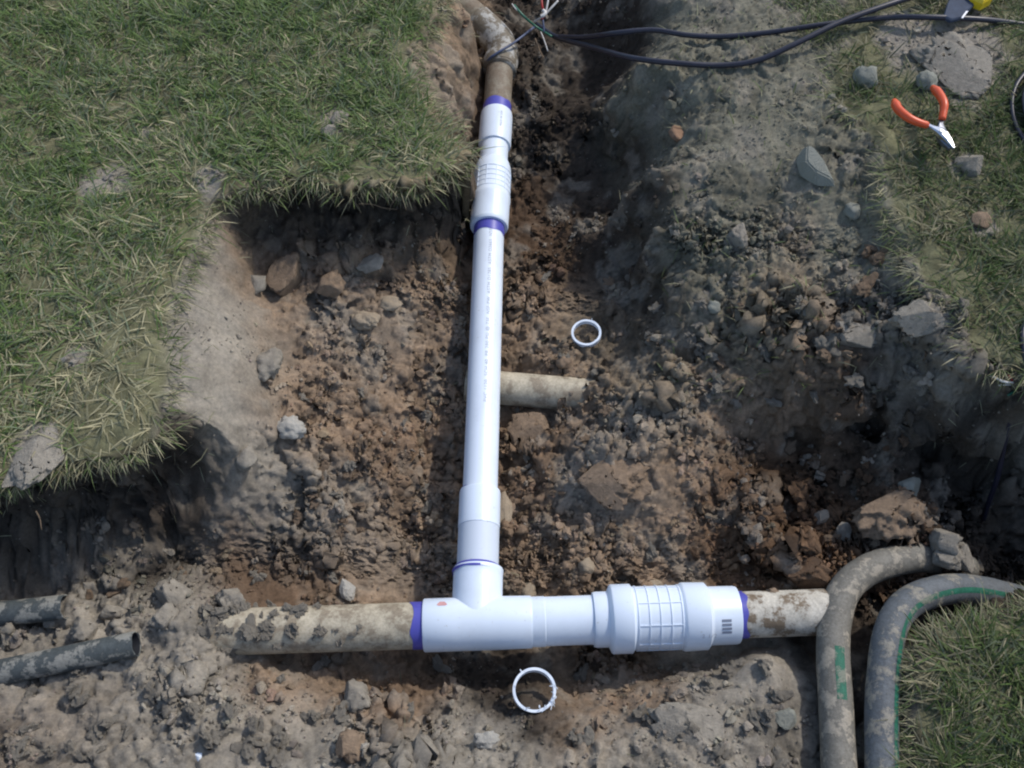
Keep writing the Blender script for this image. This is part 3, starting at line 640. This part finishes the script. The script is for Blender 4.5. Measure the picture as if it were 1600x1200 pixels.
V = [on_cyl(hp(661), HX, .031+.007*math.cos(a_)*(1+.3*math.sin(3*a_)), -.60+.16*math.sin(a_)*(1+.3*math.cos(2*a_)), .0422) for a_ in np.linspace(0, 2*math.pi, 14, endpoint=False)]
simple('red_smudge', V, [tuple(range(14))], M_RED, tee, False)

# ------------------------------------------------------------------ other tubes
st = Vector(at(780, 606, -.052)); en = Vector(at(988, 624, -.050))
o = lathe('abandoned_pipe', st-(en-st)*.25, en, [(0,.0315),(.31,.0315),(.32,.029)], M_OLDL); tag(o, 'short old tan pipe stub half buried right of the white pipe', 'pipe')
def hollow(name, A_, B_, r_, m, label, cat, wall=.002, seg=32, sq=1.0, inner=None):
    A_, B_ = Vector(A_), Vector(B_); L_ = (B_-A_).length
    root = empty(name, A_, label, cat)
    lathe('tube_wall', A_, B_, [(0,r_),(L_*.5,r_*1.02),(L_-.001,r_),(L_,r_-.0005),(L_,r_-wall),(L_-.05,r_-wall)], m, root, seg, wav=wav(.003, 30, (3, 4)), closed=False)
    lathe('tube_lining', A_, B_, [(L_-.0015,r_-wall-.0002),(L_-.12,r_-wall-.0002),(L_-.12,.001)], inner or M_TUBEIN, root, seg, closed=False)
    return root
hollow('black_tube', at(-160, 978, .0), at(103, 948, .03), .0195, M_TUBE, 'upper of the two dusty black tubes at the left edge, open end dark', 'tube')
hollow('black_tube', at(-160, 1085, .03), at(213, 1006, .06), .0195, M_TUBE, 'lower of the two dusty black tubes at the left edge, scuffed near its open end', 'tube')
def hose(pts, zs, r_, label, stripe, m, arc):
    P = [Vector(at(u, v_, z_)) for (u, v_), z_ in zip(pts, zs)]
    root = empty('hose', P[0], label, 'hose'); tube('hose_body', P, r_, m, root, 24, 10, jit=.03)
    a_, b_ = stripe; Q = catmull(P, 10); Q = Q[int(a_*len(Q)):int(b_*len(Q))]
    tube('hose_stripe', Q[::4], r_*1.012, M_GSTR, root, 6, 4, arc=arc)
hose([(1325,1330),(1314,1250),(1310,1180),(1306,1100),(1302,1030),(1304,975),(1318,925),(1352,893),(1400,876),(1450,872),(1510,890)], [.04,.04,.035,.03,.025,.02,.015,.005,-.01,-.03,-.08], .0255,
     'left thick grey hose caked in dust with a short green mark', (.30, .44), M_HOSE, (1.15, 1.75))
hose([(1390,1330),(1381,1250),(1378,1180),(1378,1100),(1382,1040),(1390,990),(1408,953),(1440,931),(1490,920),(1540,925),(1600,940),(1650,955)], [.055,.055,.05,.05,.05,.05,.04,.03,.01,-.01,-.04,-.08], .0245,
     'right thick blue grey hose with a long green stripe', (.0, .95), M_HOSE2, (.74, 1.10))
# cut rings
def ring(name, c, nrm, r_, wall, ln, label, burr, m=M_PVC):
    nrm = Vector(nrm).normalized(); c = Vector(c); root = empty(name, c, label, 'pipe ring')
    a_ = c-nrm*ln/2
    lathe('ring_wall', a_, a_+nrm, [(0,r_-wall),(0,r_),(ln,r_),(ln,r_-wall),(0,r_-wall)], m, root, 48, wav=lambda k, q: .0012*mnoise.noise(Vector((math.cos(q)*2, math.sin(q)*2, k))), closed=False)
    s, u = frame(nrm)
    for k in range(burr):
        th = random.gauss(3.9, .5) if k > 5 else random.uniform(0, 6.28); d_ = s*math.cos(th)+u*math.sin(th); q = c+nrm*ln/2+d_*(r_-wall*random.random())
        P_ = [q, q+Vector([random.gauss(0, .0025) for _ in range(3)]), q+Vector([random.gauss(0, .004) for _ in range(3)])]
        tube('burr', P_, .0006, m, root, 5, 3)
g = ground(915, 530); ring('cut_ring', (g[0], g[1], g[2]+.020), (-.06,-.05,.99), .0285, .0042, .010, 'thin white ring cut from pipe lying on the trench floor right of the pipe', 3)
g = ground(834, 1086); g = Vector((g[0], g[1], g[2]+.030)); ring('cut_ring', g, (0.02,-.10,.99), .0335, .0042, .022, 'larger white ring with ragged shavings lying below the tee', 22)

# ------------------------------------------------------------------ cables
def drape(pts, lift, smooth=None):
    return [Vector((g[0], g[1], g[2]+l)) for (g, l) in [(ground(u, v_), (lift if np.isscalar(lift) else lift[k])) for k, (u, v_) in enumerate(pts)]]
P1 = [Vector(at(u, v_, z_)) for u, v_, z_ in [(838,38,.02),(870,58,.03),(920,72,.09),(985,90,.155),(1060,99,.175),(1130,102,.178),(1185,94,.19),(1240,70,.21),(1310,36,.228),(1380,10,.238),(1450,-12,.24),(1560,-40,.24)]]
tag(tube('black_cable', P1, .0058, M_CABLE, None, 12, 10), 'lower black cable sagging across the bank from the wire splice', 'cable')
P2 = [Vector(at(u, v_, z_)) for u, v_, z_ in [(868,58,.025),(915,58,.09),(960,52,.15),(1020,47,.165),(1075,55,.17),(1130,57,.175),(1200,51,.188),(1290,38,.212),(1380,28,.222),(1450,27,.24),(1530,30,.235),(1590,37,.215),(1680,50,.21)]]
tag(tube('black_cable', P2, .0056, M_CABLE, None, 12, 10), 'upper black cable running straight towards the yellow tool', 'cable')
P3 = [Vector(at(u, v_, z_)) for u, v_, z_ in [(835,42,.03),(812,60,.045),(795,72,.045),(778,82,.042),(764,92,.03),(757,104,-.01),(760,120,-.04)]]
tag(tube('thin_wire', P3, .0027, M_WIREB, None, 8, 8), 'thin blue grey wire wrapped over the old elbow', 'wire')
sp_ = empty('wire_splice', at(845, 25, .03), 'splice of white, red and dark wires above the elbow', 'wire splice')
for pts, m, r_ in [([(803,8,.07),(818,25,.06),(838,42,.03),(862,57,.03)], M_GRNW, .0028), ([(800,6,.072),(806,14,.068),(814,21,.062)], M_WHITE, .0014), ([(872,1,.09),(858,16,.08),(848,26,.07),(834,34,.05)], M_WHITE, .0024),
                   ([(846,-12,.10),(847,8,.09),(850,24,.075),(846,30,.07)], M_REDW, .0024), ([(858,-10,.10),(855,8,.09),(852,20,.08),(845,27,.07)], M_WHITE, .0022), ([(847,24,.07),(849,38,.06),(850,50,.05)], M_WIREB, .0024),
                   ([(845,50,.04),(850,62,.04),(856,80,.03)], M_WHITE, .0014), ([(836,60,.03),(843,78,.02),(850,92,.01)], M_ROOT, .0016), ([(848,16,.088),(852,20,.086),(849,24,.084),(845,26,.082)], M_WHITE, .0042)]:
    tube('wire_end', [Vector(at(*p)) for p in pts], r_, m, sp_, 8, 6)
cs = empty('cable_coil', (*at(1650, 190, .22)[:2], .215), 'coil of black cable lying on the grass at the right edge', 'cable coil')
for k in range(11):
    P_ = []
    c = at(1690+random.uniform(-6, 6), 190+random.uniform(-6, 6), .22); rx = .115-.006*k+random.uniform(-.004, .004); ry = .15-.006*k; ph = random.random()*6
    for q in range(15):
        a_ = q/14*6.6+ph; P_.append(Vector((c[0]+rx*math.cos(a_), c[1]+ry*math.sin(a_), .226+.005*(k % 4)+.004*math.sin(a_*2+ph))))
    tube('cable_loop', P_, .0045, M_CABLE, cs, 8, 5)
P5 = [Vector(at(u, v_, z_)) for u, v_, z_ in [(1612,470,.225),(1598,520,.225),(1601,560,.215),(1606,600,.20)]]
tag(tube('black_cable', P5, .004, M_CABLE, None, 8, 8), 'black cable end on the grass at the right edge above the red and white wires', 'cable')
w = empty('wire_bundle', at(1600, 610, .17), 'red, white and green wire ends sticking out of a black cable at the right edge', 'wire bundle')
for pts, m, r_ in [([(1542,584,.19),(1555,590,.20),(1572,597,.20),(1600,598,.19),(1630,600,.18)], M_WHITE, .002), ([(1567,572,.20),(1578,590,.20),(1596,602,.19),(1630,606,.18)], M_REDW, .002), ([(1575,618,.18),(1590,609,.18),(1615,604,.18)], M_GRNW, .0018),
                   ([(1560,602,.185),(1575,601,.19),(1600,603,.18)], M_WHITE, .0015), ([(1640,600,.19),(1602,612,.18),(1585,640,.15),(1572,680,.10),(1560,740,.02),(1545,785,-.05),(1536,812,-.09)], M_CABLE, .0045),
                   ([(1640,610,.19),(1606,625,.17),(1595,660,.12),(1588,690,.08)], M_CABLE, .004), ([(1583,625,.17),(1592,618,.175),(1600,606,.18)], M_WHITE, .0014)]:
    tube('wire_end', [Vector(at(*p)) for p in pts], r_, m, w, 8, 6)

# ------------------------------------------------------------------ pliers
def pt(u, v_, z_): return Vector(at(u, v_, z_))
zp = .245
pl = empty('pliers', pt(1470, 200, .235), 'open diagonal pliers with orange red grips lying on the grass', 'pliers')
def grip(pts):
    P_ = [pt(u, v_, zp+h_) for u, v_, h_ in pts]
    return tube('grip', P_, lambda t_: .0088*(.55+.45*min(1, t_*8))*(1-.28*t_)*(1 if t_ < .985 else .8), M_GRIP, pl, 14, 8)
grip([(1397,157,.008),(1403,170,.012),(1418,183,.014),(1434,191,.012),(1450,196,.008)])
grip([(1457,136,.008),(1468,148,.014),(1475,162,.016),(1474,175,.012),(1472,187,.008)])
def flatbar(name, pts, w_, h_, m):
    V = []; Fc = []; n_ = len(pts); P_ = [pt(u, v_, z_) for u, v_, z_ in pts]
    for k, p_ in enumerate(P_):
        ax_ = (P_[min(k+1, n_-1)]-P_[max(k-1, 0)]).normalized(); s = ax_.cross(Vector((0, 0, 1))).normalized(); ww = w_[k]; hh = h_[k]
        for a_, b_ in ((-1, -1), (1, -1), (1, .6), (.6, 1), (-.6, 1), (-1, .6)): V.append(p_+s*ww*a_+Vector((0, 0, hh*b_)))
    for k in range(n_-1):
        for i_ in range(6): j = (i_+1) % 6; Fc.append((k*6+i_, k*6+j, (k+1)*6+j, (k+1)*6+i_))
    Fc += [tuple(range(6))[::-1], tuple((n_-1)*6+i_ for i_ in range(6))]
    return simple(name, V, Fc, m, pl, False)
flatbar('jaw', [(1446,194,zp+.006),(1456,199,zp+.008),(1467,204,zp+.009),(1474,210,zp+.009),(1482,220,zp+.008),(1490,232,zp+.006)], [.004,.004,.0085,.0095,.0065,.002], [.003,.003,.004,.005,.005,.003], M_STEEL)
flatbar('jaw', [(1472,184,zp+.004),(1470,194,zp+.004),(1470,204,zp+.001),(1472,212,zp+.001),(1474,222,zp+.002),(1484,233,zp+.003)], [.004,.0042,.009,.0095,.006,.002], [.003,.003,.004,.005,.005,.003], M_STEELD)
c = pt(1471, 206, zp+.012); lathe('pivot', c, c+Vector((0, 0, 1)), [(0,.0048),(.0025,.0048),(.0035,.004)], M_STEEL, pl, 20)
# ------------------------------------------------------------------ utility blade with yellow handle at the top edge
ut = empty('utility_tool', pt(1500, 10, .235), 'tool with dark flat blade and yellow handle at the top right', 'tool')
def slab(name, pts, z_, h_, m, par):
    n_ = len(pts); lo = [pt(u, v_, z_) for u, v_ in pts]; c0 = sum(lo, Vector())/n_; hi = [c0+(p_-c0)*.92+Vector((0, 0, h_)) for p_ in lo]
    mi = [p_+Vector((0, 0, h_*.7)) for p_ in lo]
    Fc = [tuple(range(n_))[::-1], tuple(range(2*n_, 3*n_))]
    for L_ in (0, n_): Fc += [(L_+i_, L_+(i_+1) % n_, L_+n_+(i_+1) % n_, L_+n_+i_) for i_ in range(n_)]
    return simple(name, lo+mi+hi, Fc, m, par, False)
slab('blade', [(1472,30),(1484,36),(1500,32),(1520,12),(1512,-6),(1486,-8),(1478,10)], .238, .008, M_BLADE, ut)
slab('blade_edge', [(1501,29),(1504,30),(1513,18),(1509,18)], .2465, .002, M_STEEL, ut)
slab('handle', [(1497,-6),(1514,10),(1530,17),(1546,8),(1566,-40),(1530,-52)], .236, .022, M_YEL, ut)

# ------------------------------------------------------------------ stones and clods that can be told apart
protos = {}
def proto(k, m):
    if (k, m.name) not in protos:
        V, Fc = cluster(3, 60+k, 4); V = V+np.array([Vector(p)*(.2*mnoise.noise(Vector(p)*5)) for p in V]); me = bpy.data.meshes.new('dirt_clod'); me.from_pydata([tuple(map(float, q)) for q in V], [], [tuple(map(int, q)) for q in Fc]); me.materials.append(m)
        me.update(); protos[(k, m.name)] = me
    return protos[(k, m.name)]
LT = {}
def rock(name, u, v_, wpx, hpx, m, label, cat, seed=1, flat=.55, rot=0, sharp=False, sink=.25, rise=0):
    g = ground(u, v_+hpx*.15); s_ = np.linalg.norm(g-CAM)/F; V, Fc = lumpy(5 if wpx > 70 else 4 if wpx > 36 else 3, seed, .22 if sharp else .34, 1.0 if sharp else 1.5)
    if 'clod' in name:
        V = V*(1+.75*np.array([.30*mnoise.noise(Vector(p)*3.2+Vector((seed, 0, 0)))-.10*abs(mnoise.noise(Vector(p)*7))+.12*mnoise.noise(Vector(p)*14)+.09*mnoise.noise(Vector(p)*27) for p in V])[:, None])
    if sharp or 'clod' in name:   # broken facets
        gen = np.random.default_rng(seed)
        for _ in range(9):
            n__ = gen.normal(size=3); n__ /= np.linalg.norm(n__); dd = V@n__; k = gen.uniform(.5, .8); V = V-np.maximum(dd-k, 0)[:, None]*n__
    a_, b_ = wpx*s_/2, hpx*s_/2/.82; hh = min(a_, b_)*flat*1.25
    V = V*np.array([a_, b_, hh]); ca, sa = math.cos(rot), math.sin(rot); V = V@np.array([[ca, sa, 0], [-sa, ca, 0], [0, 0, 1]])
    o = simple(name, V, [tuple(map(int, q)) for q in Fc], m, None, not sharp); o.location = (g[0], g[1], g[2]+hh*(1-2*sink)+rise); return tag(o, label, cat)
g = ground(1272, 268); sc_ = np.linalg.norm(g-CAM)/F; bm = bmesh.new()
for u, v_, h_ in [(1249,246,.0),(1262,229,.004),(1272,231,.006),(1286,250,.004),(1304,288,-.004),(1274,286,-.006),(1252,270,-.004),(1262,240,.030),(1270,243,.031),(1283,262,.026),(1294,282,.010),(1270,275,.020),(1258,262,.024)]:
    bm.verts.new(((u-1275)*sc_, -(v_-262)*sc_/.85, h_))
bmesh.ops.convex_hull(bm, input=bm.verts); bmesh.ops.bevel(bm, geom=bm.edges[:], offset=.0022, segments=2, affect='EDGES')
me = bpy.data.meshes.new('stone'); bm.to_mesh(me); bm.free(); me.materials.append(M_STONE)
o = bpy.data.objects.new('stone', me); C.objects.link(o); o.location = (g[0], g[1], g[2]+.004); tag(o, 'smooth grey pointed stone lying on the right bank', 'stone')
rock('stone', 570, 500, 44, 26, M_STONET, 'tan oval stone in the upper pit left of the pipe', 'stone', 4, .6)
rock('stone', 610, 474, 34, 22, M_STONET, 'small tan stone just above the oval stone in the upper pit', 'stone', 5)
rock('stone', 455, 668, 44, 30, M_STONEW, 'pale grey stone at the foot of the smooth grey slope', 'stone', 6, .7, -.4)
rock('stone', 418, 568, 44, 44, M_CLODG, 'grey lump leaning on the smooth shovel cut slope', 'stone', 7, .6, -.5)
rock('stone', 543, 917, 24, 34, M_STONEW, 'small pale stone standing behind the cream pipe', 'stone', 8, .8, .2, True)
rock('stone', 1226, 1120, 36, 28, M_STONE, 'grey stone left of the hoses at the bottom', 'stone', 9, .6, .2, True)
rock('stone', 760, 1154, 40, 20, M_STONEW, 'pale flat stone below the larger cut ring', 'stone', 10)
rock('stone', 1512, 257, 38, 34, M_CLODG, 'grey lump on the grass below the pliers', 'stone', 11, .7, .2, True)
rock('stone', 1350, 122, 34, 28, M_STONE, 'grey stone on the bank beneath the cables', 'stone', 12, .7)
rock('stone', 1445, 128, 28, 26, M_STONE, 'round grey stone touching the upper plier grip', 'stone', 13, .7)
rock('stone', 1057, 210, 26, 24, M_ORANGE, 'small pinkish orange stone on the dark side of the bank', 'stone', 14, .7, .4, True)
rock('stone', 1065, 101, 26, 8, M_STONET, 'thin tan chip under the lower black cable', 'stone', 15, .6, 0, True)
rock('stone', 1388, 831, 50, 20, M_ORANGE, 'orange brown stone above the left hose', 'stone', 16, .6, -.6)
rock('stone', 1418, 762, 40, 34, M_STONE, 'grey stone wedged in the dark hole on the right', 'stone', 17, .7, -.5, True)
rock('stone', 1318, 828, 26, 28, M_CLODG, 'grey pebble between orange stone and brown bank', 'stone', 18, .7, 0, True)
rock('stone', 1281, 806, 26, 24, M_CLODG, 'second grey pebble on the brown bank above the coupling', 'stone', 19, .7, 0, True)
rock('stone', 787, 795, 26, 50, M_STONET, 'tan stone touching the right side of the straight coupling', 'stone', 20, .5)
rock('stone', 1018, 912, 30, 16, M_STONET, 'tan pebble just behind the large coupling', 'stone', 21)
rock('stone', 826, 922, 24, 26, M_STONET, 'tan pebble in the corner between tee and branch', 'stone', 22, .7)
rock('stone', 915, 884, 26, 22, M_STONET, 'small tan pebble behind the short socket', 'stone', 23, .7)
rock('stone', 880, 566, 24, 20, M_CLODB, 'small brown stone behind the tan pipe stub', 'stone', 24, .7)
rock('stone', 1114, 480, 22, 18, M_STONE, 'small grey stone in the rubble below the bank', 'stone', 25, .7)
rock('stone', 1330, 330, 24, 22, M_STONE, 'small grey stone below the pointed stone', 'stone', 26, .7)
rock('stone', 385, 715, 30, 30, M_CLODG, 'rounded grey lump on top of the spur', 'stone', 27, .6)
rock('dirt_clod', 60, 700, 84, 90, M_CLODG, 'large grey clod of dirt lying on the left lawn', 'clod', 31, .28)
rock('dirt_clod', 1500, 95, 124, 92, M_CLODG, 'big crumbly grey clod above the pliers', 'clod', 32, .34, 0, sink=.45)
rock('dirt_clod', 530, 187, 36, 22, M_CLODG, 'upper small grey clod on the left grass', 'clod', 33, .6)
rock('dirt_clod', 516, 206, 26, 20, M_CLODG, 'lower small grey clod on the left grass', 'clod', 34, .6)
rock('dirt_clod', 950, 735, 120, 90, M_CLODB, 'large rounded brown clod on the trench floor right of the pipe', 'clod', 35, .35, 0, sink=.42)
rock('dirt_clod', 825, 672, 90, 60, M_CLODB, 'reddish brown clod below the tan pipe stub', 'clod', 36, .4, 0, sink=.4)
rock('dirt_clod', 1390, 790, 100, 78, M_CLODB, 'large brown clod above the hoses', 'clod', 37, .5, 0, sink=.48)
rock('dirt_clod', 1265, 890, 80, 66, M_CLODD, 'rusty clod on the old pipe end beside the left hose', 'clod', 38, .6, .5, sink=.3)
rock('dirt_clod', 1465, 850, 46, 40, M_CLODG, 'grey clod between the two hose ends', 'clod', 39, .7, 0, sink=.1, rise=.01)
rock('dirt_clod', 1492, 878, 44, 40, M_CLODG, 'grey clod right beside the right hose bend', 'clod', 40, .7, 0, sink=.1, rise=.01)
rock('dirt_clod', 1462, 880, 40, 36, M_CLODG, 'grey clod covering the end of the left hose', 'clod', 45, .7, 0, sink=.05, rise=.02)
rock('dirt_clod', 450, 430, 70, 62, M_CLODB, 'brown clod in the upper pit under the overhang', 'clod', 41, .6, 0)
rock('dirt_clod', 400, 440, 34, 36, M_CLODG, 'small light clod at the left end of the upper pit', 'clod', 42, .6)
rock('dirt_clod', 515, 445, 46, 40, M_CLODB, 'dark brown clod in the middle of the upper pit', 'clod', 43, .6)
rock('dirt_clod', 580, 412, 60, 28, M_CLODG, 'grey clod in the shade of the overhang', 'clod', 44, .5)
rock('dirt_clod', 362, 938, 42, 44, M_CLODG, 'grey clod behind the left end of the cream pipe', 'clod', 46, .7)
rock('dirt_clod', 262, 962, 50, 40, M_CLODG, 'crumbly clod right of the lower black tube mouth', 'clod', 47, .6)
rock('dirt_clod', 178, 955, 36, 30, M_CLODG, 'round clod behind the lower black tube', 'clod', 48, .7)
rock('dirt_clod', 140, 985, 44, 36, M_CLODG, 'clod below the mouth of the upper black tube', 'clod', 49, .7)
rock('dirt_clod', 275, 925, 60, 44, M_CLODG, 'wide clod heaped left of the cream pipe end', 'clod', 50, .6)
rock('dirt_clod', 1150, 370, 40, 40, M_CLODG, 'broken grey clod beside a dark hollow on the right bank', 'clod', 51, .7)
rock('dirt_clod', 1330, 520, 120, 50, M_CLODG, 'long grey clod below the right bank', 'clod', 52, .5)
rock('dirt_clod', 1440, 500, 80, 50, M_CLODG, 'grey clod at the edge of the right grass', 'clod', 53, .6)
rock('dirt_clod', 1530, 345, 34, 28, M_CLODB, 'brown clod on the right grass', 'clod', 54, .5)
rock('dirt_clod', 1080, 1130, 110, 80, M_CLODG, 'broad flat clod at the bottom right of the rings', 'clod', 55, .3, .2, sink=.4)
rock('dirt_clod', 560, 1085, 50, 46, M_CLODG, 'crumbly pale clod at the bottom below the cream pipe', 'clod', 56, .6)
rock('dirt_clod', 550, 1160, 50, 40, M_CLODB, 'tan clod at the bottom edge beside the cracks', 'clod', 57, .5)
rock('dirt_clod', 1190, 950, 24, 20, M_CLODB, 'mud lump stuck on the old white pipe', 'clod', 58, .5, rise=.075)
for q in range(60):
    t_ = random.random()**1.5; p = hp(330+t_*240); th = random.gauss(.1, .75); g = on_cyl(p, HX, 0, th, RH); rr = random.uniform(.004, .017)*(1-.6*t_)
    me = proto(random.randrange(6), M_CLODG); o = bpy.data.objects.new('dirt_clod', me); C.objects.link(o); o.location = g; o.scale = (rr*1.2, rr, rr*.7); o.rotation_euler = (0, 0, random.uniform(0, 6.28))
    tag(o, 'small grey clod lying on the half buried cream pipe', 'clod', 'small clods on the cream pipe')
rock('copper_shaving', 1058, 206, 14, 12, M_ORANGE, 'bright pink chip on the orange stone', 'chip', 59, .5, 0, True, rise=.008)

ZONES = [((690,540,440,860), 45, (M_CLODB, M_CLODG, M_CLODB), 'small brown clod on the pit floor left of the upright pipe', 'small clods left of the upright pipe'),
         ((790,420,1040,880), 45, (M_CLODB, M_CLODB, M_CLODG), 'small brown clod on the trench floor right of the upright pipe', 'small clods right of the upright pipe'),
         ((1050,380,1450,640), 50, (M_CLODG, M_CLODG, M_CLODB), 'small grey clod in the rubble below the right bank', 'small clods below the right bank'),
         ((0,1030,1230,1195), 60, (M_CLODG, M_CLODG, M_CLODG), 'small grey clod on the soil in front of the pipe', 'small clods in front of the pipe'),
         ((120,890,560,960), 22, (M_CLODG, M_CLODG, M_CLODB), 'small grey clod heaped behind the cream pipe', 'small clods behind the cream pipe'),
         ((1080,680,1420,870), 30, (M_CLODD, M_CLODB, M_CLODD), 'small rusty clod on the damp slope above the coupling', 'small clods on the damp slope')]
for (u0, v0, u1, v1), cnt, ms_, lab, grp in ZONES:
    for q in range(cnt):
        u = random.uniform(min(u0, u1), max(u0, u1)); v_ = random.uniform(v0, v1); g = ground(u, v_)
        if 360 < u < 1260 and 930 < v_ < 1030: continue
        if abs(u-750) < 55 or math.hypot(u-834, v_-1080) < 50 or math.hypot(u-915, v_-530) < 40: continue
        me = proto(random.randrange(6), random.choice(ms_)); o = bpy.data.objects.new('dirt_clod', me); C.objects.link(o)
        r_ = random.uniform(.007, .014)*(1.35 if u0 in (1050, 0) else 1); o.scale = (r_*random.uniform(.8, 1.2), r_*random.uniform(.8, 1.2), r_*random.uniform(.55, .9)); o.rotation_euler = (random.uniform(-.5, .5), random.uniform(-.5, .5), random.uniform(0, 6.28))
        o.location = (g[0], g[1], g[2]+r_*.1); tag(o, lab, 'clod', grp)
# roots hanging in the cut walls
for (u, v_, du_, dv_, lab) in [(620,300,-10,28,'pale root hanging over the dark hollow of the upper pit'), (540,300,25,30,'thin root dangling from the overhang'), (560,320,60,6,'long root crossing the dark hollow'), (745,247,-45,0,'single straw stalk touching the upright pipe'),
                             (60,800,5,26,'root sticking out of the lower left wall'), (1385,320,55,12,'straw stalk at the cut edge of the right bank')]:
    z_ = .17 if v_ < 700 else .15
    if u == 745: z_ = .03
    P_ = [Vector(at(u+du_*t_+random.uniform(-4, 4), v_+dv_*t_+random.uniform(-3, 3), z_-.02*t_)) for t_ in (0, .35, .7, 1)]
    tag(tube('root', P_, lambda t_: .0013*(1-.6*t_), M_ROOT if u != 745 else M_COP, None, 6, 5), lab, 'root')
# white crumbs (primer rag fluff) at the bottom edge
o = rock('paint_fleck', 312, 1182, 14, 16, M_PVC, 'bright white fleck on the bottom soil', 'fleck', 70, .5, .3, True, sink=.1)
